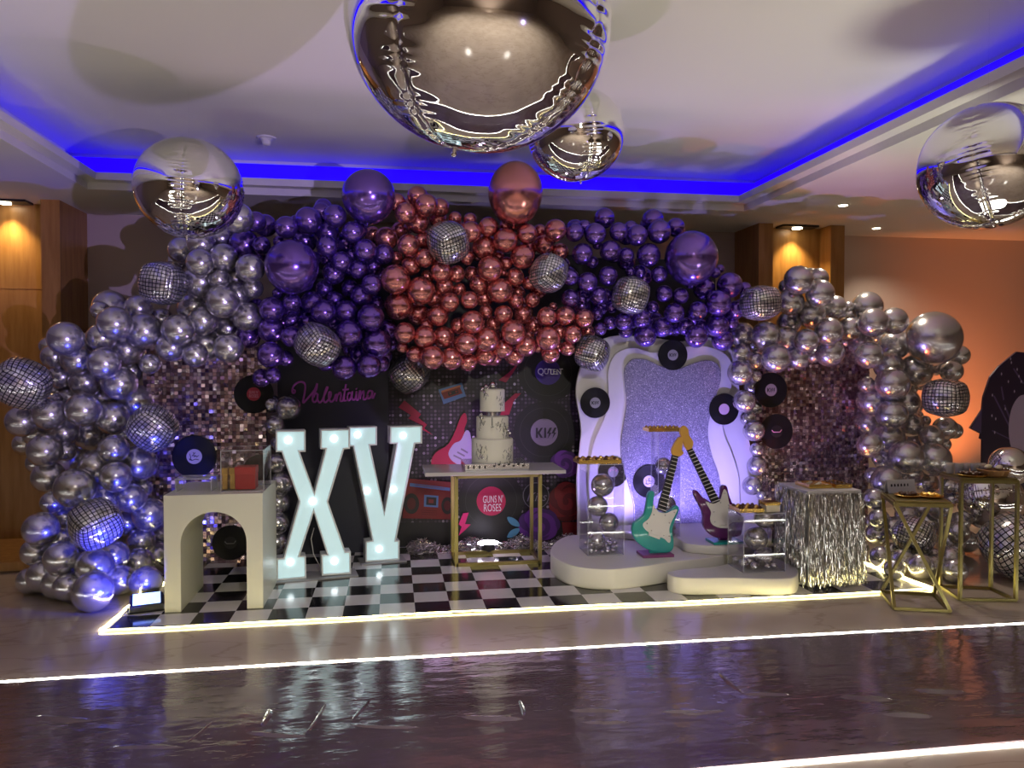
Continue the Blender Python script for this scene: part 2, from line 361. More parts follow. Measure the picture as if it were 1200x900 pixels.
# ------------------------------------------------------------------ floor coverings and LED strips
mx0, mx1, my0, my1 = -1.74, 3.8, 4.95, 7.0
tag(MB().box((mx0, my0, 0.001), (mx1, my1, .005)).build('checkered_mat', M['checker'], base=(.147, 4.98, 0)), 'glossy black and white checkered floor mat under the whole display', 'mat')
rm = MB().box((-5.5, 2.87, .001), (8.2, 4.2, .006)); q = random.Random(4)
for ox, oy, s, segs in ((0, 640, 2.4, ((310, 565, 520, 565), (520, 560, 600, 490), (690, 525, 860, 535), (860, 530, 920, 440), (985, 505, 1180, 510), (990, 495, 1040, 430), (740, 510, 760, 455), (100, 480, 260, 492))),
                        (450, 640, 3, ((270, 600, 490, 610), (490, 600, 480, 540), (650, 578, 830, 578), (970, 582, 1180, 582), (690, 620, 860, 618))),
                        (800, 640, 3, ((0, 590, 150, 580), (210, 520, 380, 522), (210, 518, 120, 440), (550, 530, 740, 540), (810, 505, 1000, 515), (700, 590, 880, 598)))):
    for x_0, y_0, x_1, y_1 in segs:
        a, b = onZ(ox + x_0 / s, oy + y_0 / s, .006), onZ(ox + x_1 / s, oy + y_1 / s, .006); n_ = 10; w_ = q.uniform(.018, .034)
        side = (b - a).cross(Vector((0, 0, 1))).normalized(); vs = []
        for i in range(n_ + 1):
            t = i / n_; c = a.lerp(b, t) + side * .004 * math.sin(t * 5 + x_0); k = max(0, math.sin(math.pi * t)) ** .4 * w_ * (.55 if abs(y_1 - y_0) > 25 else 1)
            vs += [c - side * k + Vector((0, 0, -.001)), c - side * k * .3 + Vector((0, 0, k * .36)), c + side * k * .2 + Vector((0, 0, k * .4)), c + side * k + Vector((0, 0, -.001))]
        rm.add(vs, [(4 * i + j, 4 * i + j + 1, 4 * i + j + 5, 4 * i + j + 4) for i in range(n_) for j in range(3)])
tag(rm.build('vinyl_runner', M['runner'], base=(0, 3.5, 0)), 'dark purple shiny wrinkled vinyl runner between two white LED strips', 'runner')
# creases of the film, raised folds
rng = random.Random(5)
def strip_thing(a, b, m, label, r=.0034, n=160):
    a, b = Vector(a), Vector(b); side = (b - a).cross(Vector((0, 0, 1))).normalized()
    pts = []; q = random.Random(label)
    for i in range(n + 1):
        t = i / n; pts.append(a.lerp(b, t) + side * (.012 * math.sin(t * 9 + 1) + .004 * math.sin(t * 31)))
    mb = MB().tube(pts, [r * (1.0 + .25 * (i % 2)) for i in range(n + 1)], 6)
    return tag(mb.build('led_strip', m, smooth=True), label, 'light strip')
strip_thing((-5.6, 4.215, .0072), (8.3, 4.2, .0072), M['led_white'], 'white LED strip on the floor along the far edge of the purple runner')
strip_thing((-5.6, 2.85, .006), (8.3, 2.84, .006), M['led_white'], 'white LED strip nearest the camera, at the bottom right corner')
strip_thing((mx0 - .01, my0 - .01, .012), (mx1 + .02, my0 - .02, .012), M['led_warm'], 'warm LED strip along the front edge of the checkered mat')
strip_thing((mx0 - .02, my0, .012), (mx0 + .08, 6.1, .012), M['led_warm'], 'warm LED strip running back along the left edge of the mat', .0045, 40)
strip_thing((mx1 + .02, my0 - .03, .012), (mx1 - .02, 6.3, .012), M['led_warm'], 'warm LED strip running back under the gold tables on the right', .0065, 40)
# ================================================================== backdrops
# dark board behind the marquee letters
def plate(name, pxs, Y, th, m, parent=None, mi=0):
    pts = [onY(x, y, Y) for x, y in pxs]; return MB().prism(pts, (0, th, 0)).build(name, m, parent)
Yd = 6.7
a, b = onY(326, 560, Yd), onY(455.5, 560, Yd)
o = MB().box((a.x, Yd, 0), (b.x, Yd + .04, 2.35)).build('dark_backdrop_board', M['navy']); tag(o, 'tall plain dark navy backdrop board behind the big lit letters', 'backdrop')
Yp = 6.85
a, b = onY(454, 560, Yp), onY(682, 560, Yp)
pr = empty('printed_backdrop', ((a.x + b.x) / 2, Yp, 0), 'dark printed rock music backdrop with records, guitar, boombox and roses', 'backdrop')
MB().box((a.x, Yp, 0), (b.x, Yp + .03, 2.62)).build('backing_panel', M['black'], pr)
def dots():
    m = mat('print_dot_grid', (.02, .018, .025), .45); t = NT(m); c = t.n('ShaderNodeTexCoord'); s = t.n('ShaderNodeSeparateXYZ'); t.l(c.outputs['Object'], s.inputs[0])
    S = 1 / .034; u = t.math('MULTIPLY', s.outputs[0], S); v = t.math('MULTIPLY', s.outputs[2], S)
    du = t.math('SUBTRACT', t.math('FRACT', u), .5); dv = t.math('SUBTRACT', t.math('FRACT', v), .5)
    d = t.math('SQRT', t.math('ADD', t.math('MULTIPLY', du, du), t.math('MULTIPLY', dv, dv)))
    k = t.math('LESS_THAN', d, .36); cb = t.n('ShaderNodeCombineXYZ'); t.l(t.math('FLOOR', u), cb.inputs[0]); t.l(t.math('FLOOR', v), cb.inputs[1])
    wn = t.n('ShaderNodeTexWhiteNoise', noise_dimensions='2D'); t.l(cb.outputs[0], wn.inputs['Vector'])
    col = t.ramp(wn.outputs['Value'], [(0, (.015, .012, .018)), (.5, (.035, .026, .04)), (.86, (.08, .06, .09)), (.95, (.19, .15, .21)), (1, (.45, .4, .5))])
    t.base(t.mix(k, (.012, .01, .014), col)); return m
PC = {'dots': dots()}
for k, cc in dict(blk=(.008, .008, .01), ring=(.03, .03, .035), violet=(.05, .02, .25), white=(.7, .66, .75), greylav=(.15, .13, .18), crimson=(.27, .008, .04), hot=(.5, .015, .09), pale=(.3, .26, .42),
                 blue=(.09, .17, .38), orange=(.42, .12, .05), red=(.16, .012, .014), dred=(.08, .006, .008), pur=(.1, .02, .2), dpur=(.045, .01, .1), teal=(.06, .2, .32), grey=(.16, .15, .18), pink=(.75, .02, .2)).items():
    PC[k] = mat('print_' + k, cc, .45)
PK = list(PC); art = MB()
LAY = [0]
def lay():
    LAY[0] += 1; return Yp - .0008 - .0009 * LAY[0]
def poly(pxs, k): Yq = lay(); art.add([onY(x, y, Yp) + Vector((0, Yq - Yp, 0)) for x, y in pxs], [tuple(range(len(pxs)))], PK.index(k))
def oval(cx, cy, rx, ry, k, n=40): poly([(cx + rx * math.cos(2 * math.pi * i / n), cy + ry * math.sin(2 * math.pi * i / n)) for i in range(n)], k)
S6 = 900 / 130
def c1(x, y): return (450 + x / S6, 410 + y / S6)
def c3(x, y): return (450 + x / S6, 530 + y / S6)
def c8(x, y): return (450 + x / 3.2125, 400 + y / 3.2125)
q0, q1 = onY(456, 300, Yp), onY(680, 640, Yp)
art.add([(q0.x, Yp - .0005, .03), (q1.x, Yp - .0005, .03), (q1.x, Yp - .0005, 1.95), (q0.x, Yp - .0005, 1.95)], [(0, 1, 2, 3)], 0)
def record_print(cx, cy, r, rl, k):
    oval(cx, cy, r, r, 'blk', 56); oval(cx, cy, r * .8, r * .8, 'ring', 56); oval(cx, cy, r * .785, r * .785, 'blk', 56); oval(cx, cy, rl, rl, k)
record_print(642, 436, 35, 15, 'violet'); record_print(637.6, 506.5, 36, 16, 'greylav'); record_print(575.4, 587, 38, 17, 'hot')
poly([(455.5, 612), (680, 612), (680, 642), (455.5, 642)], 'blk')
oval(627.8, 580.6, 15.5, 15.5, 'grey'); oval(627.8, 580.6, 14.6, 14.6, 'blk')
# red printed guitar and its neck pieces
poly([c8(*p) for p in crv([(305, 270), (288, 285), (266, 340), (240, 388), (195, 418), (178, 450), (190, 478), (250, 486), (330, 480), (328, 400), (302, 338), (312, 300)], 4)], 'crimson')
poly([c8(*p) for p in crv([(308, 335), (325, 352), (330, 440), (290, 465), (255, 448), (242, 420), (262, 385), (288, 372)], 4)], 'pale')
for i in range(3): poly([c8(262 + 14 * i, 425 - 12 * i), c8(292 + 12 * i, 440 - 12 * i), c8(290 + 12 * i, 446 - 12 * i), c8(260 + 14 * i, 431 - 12 * i)], 'greylav')
poly([c8(*p) for p in [(515, 195), (492, 196), (452, 232), (436, 278), (470, 276), (486, 226)]], 'crimson')
poly([c8(*p) for p in [(505, 80), (468, 118), (430, 146), (458, 155), (482, 122), (496, 100)]], 'crimson')
# cassette
poly([c1(*p) for p in [(440, 322), (630, 265), (662, 375), (482, 440)]], 'blue'); poly([c1(*p) for p in [(460, 345), (612, 298), (636, 352), (488, 400)]], 'red'); poly([c1(*p) for p in [(462, 332), (618, 284), (622, 298), (468, 346)]], 'orange')
poly([c1(*p) for p in [(515, 345), (595, 320), (604, 348), (524, 374)]], 'blk'); oval(*c1(537, 352), 1.4, 1.4, 'red', 12); oval(*c1(585, 338), 1.4, 1.4, 'red', 12)
# bolts
poly([c1(*p) for p in [(165, 408), (300, 520), (278, 550), (348, 605), (325, 635), (400, 692), (300, 640), (320, 615), (195, 555), (218, 528), (118, 465)]], 'crimson')
poly([c3(*p) for p in [(685, 485), (640, 490), (603, 580), (628, 598), (603, 672), (660, 622), (702, 580), (655, 577)]], 'pink')
# boombox
poly([c3(*p) for p in [(185, 208), (562, 240), (556, 540), (150, 530)]], 'red'); poly([c3(*p) for p in [(210, 245), (535, 285), (532, 310), (208, 272)]], 'blue'); poly([c3(*p) for p in [(250, 255), (490, 284), (489, 292), (249, 264)]], 'greylav')
oval(*c3(222, 412), 9, 12, 'blk'); oval(*c3(512, 428), 7, 10, 'blk'); oval(*c3(222, 412), 5, 7, 'dred'); oval(*c3(512, 428), 4, 6, 'dred')
poly([c3(*p) for p in [(325, 340), (440, 348), (436, 442), (322, 435)]], 'blue'); poly([c3(*p) for p in [(343, 356), (424, 362), (421, 427), (340, 421)]], 'blk'); poly([c3(*p) for p in [(362, 375), (402, 378), (400, 408), (360, 405)]], 'red')
for i in range(3): poly([c3(300, 462 + 16 * i), c3(430, 468 + 16 * i), c3(430, 472 + 16 * i), c3(300, 466 + 16 * i)], 'dred')
# roses
def rose(cx, cy, r, ka, kb, sy=1.0):
    for i in range(7):
        a = i * .9; oval(cx + r * .42 * math.cos(a), cy + sy * r * .42 * math.sin(a), r * .66, r * .6 * sy, ka if i % 2 else kb, 24)
    for i in range(6):
        q = .72 - .11 * i; a = i * 1.9; oval(cx + .12 * r * math.cos(a), cy + .12 * r * math.sin(a), r * q, r * q * sy, kb if i % 2 else ka, 24)
poly([c3(*p) for p in [(1435, 560), (1590, 560), (1545, 700), (1500, 780), (1450, 690)]], 'red')
rose(664, 587, 21, 'red', 'dred', 1.1); rose(660, 543, 16, 'pur', 'dpur'); rose(630, 613, 23, 'pur', 'dpur', .85)
for cx, cy, s in ((600, 609, 1), (600, 623, -1)): poly([(cx + x, cy + s * y) for x, y in crv([(-7, -5), (0, -4), (6, 1), (7, 6), (0, 5), (-5, 1)], 3)], 'teal')
L = lambda x, y: onY(x, y, Yp) + Vector((0, lay() - Yp, 0))
wpx = dep(onY(640, 500, Yp)) / F
put_text(art, 'Q', L(631.8, 436), 7.2 * wpx, 9 * wpx, PK.index('white')); put_text(art, 'UTEN', L(645.6, 435.5), 19.5 * wpx, 6 * wpx, PK.index('white'))
for x_, w_ in ((637.4, 2.6), (641.2, 2.6), (645.3, 3), (650, 3.2), (653.6, 2.6), (655.6, 2.6)): art.add([L(x_ - w_ / 2, 438.7 if w_ > 2.6 else 432.8) + Vector((0, 0, d)) for d in (0,)] + [L(x_ + w_ / 2, 438.7 if w_ > 2.6 else 432.8), L(x_ + w_ / 2, 437.9 if w_ > 2.6 else 432), L(x_ - w_ / 2, 437.9 if w_ > 2.6 else 432)], [(0, 1, 2, 3)], PK.index('white'))
put_kiss(art, L(637.6, 506), 23 * wpx, 11.5 * wpx, PK.index('blk'))
put_text(art, "GUNS N'", L(576, 582.5), 23 * wpx, 8.5 * wpx, PK.index('white')); put_text(art, 'ROSES', L(575.5, 592.5), 20 * wpx, 8.5 * wpx, PK.index('white'))
put_text(art, 'Kiss', L(627.5, 580), 22 * wpx, 10 * wpx, PK.index('greylav'), shear=.15)
art.build('printed_artwork', [PC[k] for k in PK], pr)
# added backing frame, its black cloth put in to keep the garland gaps dark
a, b = onY(352, 400, 7.0), onY(838, 400, 7.0)
fr = empty('added_gap_backing', ((a.x + b.x) / 2, 7.0, 0), 'added black cloth backing that darkens the gaps in the balloon garland', 'frame')
MB().box((a.x, 7.0, .9), (b.x, 7.02, 2.62)).build('gap_shade_sheet', M['black'], fr)
for x in (a.x + .05, b.x - .05): MB().box((x - .02, 7.02, 0), (x + .02, 7.06, 2.62)).build('upright', M['plastic_black'], fr)
# shimmer panels
def shimmer(xa, xb, Y, z1, label, seed):
    q = random.Random(seed); r = empty('sequin_panel', ((xa + xb) / 2, Y, 0), label, 'sequin wall')
    MB().box((xa, Y + .012, 0), (xb, Y + .05, z1)).build('backing_board', M['sequin_back'], r)
    m = MB(); s = .0295; nx = int((xb - xa) / s); nz = int(z1 / s)
    for i in range(nx):
        for j in range(nz):
            c = Vector((xa + (i + .5) * (xb - xa) / nx, Y - .004, (j + .5) * z1 / nz)); k_ = .3 if q.random() < .12 else .11; t = q.gauss(0, k_); u = q.gauss(0, k_)
            x = Vector((math.cos(u), math.sin(u), 0)) * s * .475; z = Vector((0, math.sin(t), math.cos(t))) * s * .475
            m.add([c - x - z, c + x - z, c + x + z, c - x + z], [(0, 1, 2, 3)])
    m.build('sequin_sheet', M['sequin'], r)
shimmer(onY(168, 500, 6.5).x, onY(312, 500, 6.5).x, 6.5, 1.765, 'mirrored pink and violet sequin wall panel on the left under silver balloons', 1)
shimmer(onY(886, 500, 6.5).x, onY(1018, 500, 6.5).x, 6.5, 1.8, 'mirrored coppery sequin wall panel on the right behind the tinsel table', 2)
# wavy white arch board
Yw = 6.48
wv = empty('wavy_backdrop', (onY(780, 620, Yw).x, Yw, 0), 'white layered wavy backdrop with lilac glitter centre behind the guitars', 'backdrop')
def W(x, y): return (640 + x / 2.8125, 380 + y / 2.8125)
zb = onY(780, 616, Yw).z
def wavy(name, top, Y, th, m):
    pts = [onY(x, y, Y) for x, y in crv(top, 5, False)]
    pts = [Vector((pts[0].x, Y, .0))] + pts + [Vector((pts[-1].x, Y, .0))]
    return MB().prism(pts, (0, th, 0)).build(name, m, wv, bevel=.006)
wavy('outer_board', [(677, 600), (676, 560), (681, 505), (675, 455), (688, 415), (716, 394), (765, 396), (800, 400), (838, 396), (862, 418), (868, 470), (879, 520), (889, 570), (887, 610)], Yw, .03, M['white_board'])
wavy('middle_board', [W(150, 640), W(140, 520), W(155, 400), W(195, 300), W(205, 230), W(205, 150), W(232, 95), W(290, 76), W(350, 92), W(410, 84), W(460, 72), W(540, 74), W(605, 112), W(615, 190), W(590, 270), W(585, 350), W(615, 430), W(635, 500), W(640, 580), W(640, 640)], Yw - .03, .028, M['white_board'])
wavy('glitter_board', [W(290, 640), W(288, 590), W(272, 530), W(252, 460), W(247, 395), W(256, 330), W(266, 260), W(260, 190), W(260, 145), W(285, 115), W(330, 116), W(380, 138), W(430, 148), W(480, 130), W(530, 118), W(567, 132), W(577, 175), W(562, 235), W(542, 300), W(534, 360), W(546, 430), W(570, 500), W(580, 570), W(580, 640)], Yw - .055, .023, M['glitter'])
# ================================================================== balloons
def balloon_mesh(name, m, elong=1.06, seg=40, rings=26):
    """latex balloon, unit radius, axis z, rolled knot at the bottom"""
    prof = []
    for i in range(rings + 1):
        t = math.pi * i / rings; z = -math.cos(t); r = math.sin(t)
        if z < 0: z *= elong; r *= 1 - .05 * (1 - abs(z + .5)) * max(0, -z)
        prof.append((max(r, .03), z))
    prof[0] = (.03, -elong - .01)
    prof = [(.075, -elong - .1), (.05, -elong - .07), (.035, -elong - .03)] + prof
    o = MB().lathe(prof, (0, 0, 0), seg).build(name, m, smooth=True, base=(0, 0, 0)); me = o.data; bpy.data.objects.remove(o); return me
LATEX = {k: balloon_mesh('balloon_' + k, M[k]) for k in ('silver', 'purple', 'rose')}
def disco_mesh(n=12, N=9, sq=.3):
    """rounded cube foil balloon with printed mirror tiles: six puffed panels and puckered seams"""
    bm = bmesh.new(); uvl = bm.loops.layers.uv.new('uv'); G = 24
    for ax in range(3):
        for sg in (-1, 1):
            vs = {}
            for i in range(G + 1):
                for j in range(G + 1):
                    a, b = math.tan((i / G - .5) * math.pi / 2), math.tan((j / G - .5) * math.pi / 2)
                    p = [0, 0, 0]; p[ax] = sg; p[(ax + 1) % 3] = a * sg; p[(ax + 2) % 3] = b; v = Vector(p); s = v.normalized()
                    q = s.lerp(v * .8, sq); e = max(abs(a), abs(b)); k = max(0, (e - .8) / .2)
                    along = (b if abs(a) > abs(b) else a); q *= 1 - .045 * k * k - .018 * k * math.sin(along * 38 + ax)
                    vs[i, j] = bm.verts.new(q)
            for i in range(G):
                for j in range(G):
                    f = bm.faces.new([vs[i, j], vs[i + 1, j], vs[i + 1, j + 1], vs[i, j + 1]]); f.smooth = True
                    for lp, (x, y) in zip(f.loops, ((i, j), (i + 1, j), (i + 1, j + 1), (i, j + 1))): lp[uvl].uv = (x * N / G + 20 * ax, y * N / G + 20 * sg)
    bmesh.ops.remove_doubles(bm, verts=bm.verts, dist=1e-4); bmesh.ops.recalc_face_normals(bm, faces=bm.faces)
    me = bpy.data.meshes.new('disco_balloon'); bm.to_mesh(me); bm.free(); me.materials.append(M['disco']); return me
DISCO = disco_mesh()
def orb_mesh():
    """mirror foil orb of four gores with puckered seams and a small tail at each pole"""
    nu, nv = 240, 160; mb = MB(); vs = []
    for j in range(nv + 1):
        th = math.pi * j / nv
        for i in range(nu):
            ph = 2 * math.pi * i / nu; s4 = (ph / (math.pi / 2)) % 1; d = min(s4, 1 - s4) * math.pi / 2 * max(math.sin(th), .05)
            k = math.exp(-(d / .16) ** 2); k2 = math.exp(-(d / .03) ** 2)
            rr = 1 - .02 * k2 - .008 * k * (1 + math.sin(th * 62 + 2.2 * math.sin(th * 17 + int(ph / (math.pi / 2) + .5)))) * math.sin(th) - .015 * math.exp(-(th / .12) ** 2) - .015 * math.exp(-((math.pi - th) / .12) ** 2)
            vs.append((rr * math.sin(th) * math.cos(ph), rr * math.sin(th) * math.sin(ph), .95 * rr * math.cos(th)))
    fs = [(j * nu + i, j * nu + (i + 1) % nu, (j + 1) * nu + (i + 1) % nu, (j + 1) * nu + i) for j in range(nv) for i in range(nu)]
    mb.add(vs, fs); mb.lathe([(.016, -1.0), (.026, -.975), (.012, -.95), (.02, -.9)], (0, 0, 0), 12)
    o = mb.build('foil_orb', M['foil'], base=(0, 0, 0)); me = o.data; bpy.data.objects.remove(o)
    me.polygons.foreach_set('use_smooth', [True] * len(me.polygons)); return me
ORB = orb_mesh()
def obj(name, me, loc, r, rot=(0, 0, 0)):
    o = bpy.data.objects.new(name, me); COL.objects.link(o); o.location = loc; o.scale = (r, r, r) if isinstance(r, float) else r; o.rotation_euler = rot; return o
# hanging mirror orbs
def orb(px, py, d_px, dd, label, rot, hang=True, zs=1.0, group=None):
    p = onD(px, py, dd); r = d_px / F * dd / 2
    e = empty('foil_orb_balloon', p, label, 'balloon', group)
    o = bpy.data.objects.new('foil_skin', ORB); COL.objects.link(o); o.parent = e; o.scale = (r, r, r * zs); o.rotation_euler = rot
    if not hang and d_px > 60: MB().tube([p - Vector((0, 0, r * .9)), Vector((p.x, p.y, .006))], .0012, 5).build('ribbon', M['acrylic'], e)
    if hang: MB().tube([p + Vector((0, 0, r * .93)), Vector((p.x, p.y, ZT if (TX0 < p.x < TX1) else ZC))], .0006, 5).build('thread', M['acrylic'], e)
orb(561, 26, 310, 2.2, 'huge mirror foil orb balloon at top centre, nearest the camera', (R(16), R(-4), R(52)))
orb(675, 158, 113, 4.3, 'small mirror foil orb balloon half hidden behind the huge one', (R(5), R(-8), R(5)))
orb(222, 221, 122, 5.0, 'mirror foil orb balloon floating at left below the ceiling recess', (R(3), R(2), R(95)))
orb(1157, 196, 150, 3.9, 'mirror foil orb balloon cut off by the right edge', (R(-8), R(12), R(38)))
orb(1159, 584, 76, dep(onY(1159, 584, 5.75)), 'mirror foil orb balloon seen through the taller gold table legs', (R(70), R(14), R(20)), False)
orb(1184, 546, 46, dep(onY(1184, 546, 5.3)), 'small mirror foil orb balloon behind the treats on the taller gold table', (R(40), R(30), R(10)), False)
PL = []   # placed spheres: centre, radius
LM = []   # landmarks for the balloon labels: phrase, px, py
def clear(c, r, f):
    for p, q in PL:
        if (p - c).length_squared < ((r + q) * f) ** 2: return False
    return True
def settle(px, py, d, Yb, f=.93, lim=.6):
    t = dep(onY(px, py, Yb)); yb = py + d / 2
    if yb > 640:
        tf = dep(onZ(px, yb - 1, 0.0)) 
        if tf < t: t = tf
    t0 = t
    while True:
        c = onD(px, py, t); r = d / F * t / 2
        if clear(c, r, f) or t - t0 > lim: break
        t += .015
    if c.z < r + .002: c = Vector((c.x, c.y, r + .002))
    return c, r
def disco(px, py, w, h, Yb, label, rot, phrase):
    d = (w + h) / 2; c, r = settle(px, py, d, Yb, .9, .3); PL.append((c, r))
    o = obj('disco_ball_balloon', DISCO, c, (r * w / d, r, r * h / d), [R(a) for a in rot])
    tag(o, label, 'balloon'); LM.append((phrase, px, py))
    return o
def big(px, py, d, k, Yb, label, phrase, el=1.0):
    c, r = settle(px, py, d, Yb, .93, .2); PL.append((c, r)); o = obj('giant_balloon', LATEX[k], c, (r, r, r * el), (0, R(3), 0)); tag(o, label, 'balloon'); LM.append((phrase, px, py))
big(342, 312, 62, 'purple', 6.0, 'giant purple chrome balloon on the left purple cluster, above the dark board', 'left giant purple balloon')
big(432, 230, 62, 'purple', 6.1, 'giant purple chrome balloon highest on the garland, touching the ceiling edge', 'topmost giant balloon')
big(604, 226, 64, 'rose', 6.1, 'giant rose gold chrome balloon on top of the garland centre', 'giant rose gold balloon', 1.14)
big(810, 302, 62, 'purple', 6.0, 'giant purple chrome balloon at the right end of the purple cluster', 'right giant purple balloon')
big(1094, 396, 62, 'silver', 6.1, 'giant silver chrome balloon on the right silver column against the orange wall', 'giant silver balloon')
disco(26, 449, 66, 58, 6.0, 'mirror tile disco ball balloon at the far left edge', (25, 30, 20), 'far left disco balloon')
disco(191, 332, 53, 54, 6.15, 'mirror tile disco ball balloon on the left shoulder of the silver garland', (0, 8, -15), 'left shoulder disco')
disco(179, 501, 58, 54, 6.0, 'mirror tile disco ball balloon left of the pink sequin panel, over blue lit balloons', (20, 40, 15), 'disco balloon beside pink sequins')
disco(112, 614, 62, 56, 5.45, 'mirror tile disco ball balloon low on the left in the blue light', (30, -20, 35), 'low left disco balloon')
disco(525, 284, 49, 51, 5.95, 'mirror tile disco ball balloon high among rose gold balloons', (30, -25, 20), 'upper rose disco balloon')
disco(643, 320, 43, 48, 5.95, 'mirror tile disco ball balloon where rose gold meets right purple balloons', (-5, 24, 25), 'rose purple border disco')
disco(739, 346, 43, 47, 5.95, 'mirror tile disco ball balloon in the middle of the right purple cluster', (8, 14, 12), 'right purple disco balloon')
disco(372, 404, 54, 50, 5.95, 'mirror tile disco ball balloon above the purple name lettering', (35, 20, 44), 'disco balloon above the name')
disco(480, 437, 47, 47, 6.66, 'dark mirror ball hanging on the printed backdrop under rose gold balloons', (40, 50, 10), 'backdrop disco balloon')
disco(694, 414, 43, 43, 6.2, 'mirror tile ball at the top left corner of the wavy white backdrop', (15, 25, 60), 'disco ball above wavy backdrop')
disco(891, 355, 48, 44, 6.0, 'mirror tile disco ball balloon where right purple and silver balloons meet', (0, -6, 10), 'purple silver border disco')
disco(1108, 466, 55, 48, 5.95, 'mirror tile disco ball balloon below the giant silver balloon', (0, 0, 32), 'right column disco balloon')
disco(1071, 628, 54, 44, 5.5, 'mirror tile disco ball balloon near the floor behind the lower gold table', (20, 35, 50), 'low right disco balloon')
disco(1190, 642, 76, 76, 5.25, 'large dark mirror tile disco ball on the floor at the far right edge', (30, 40, 10), 'far right disco ball')
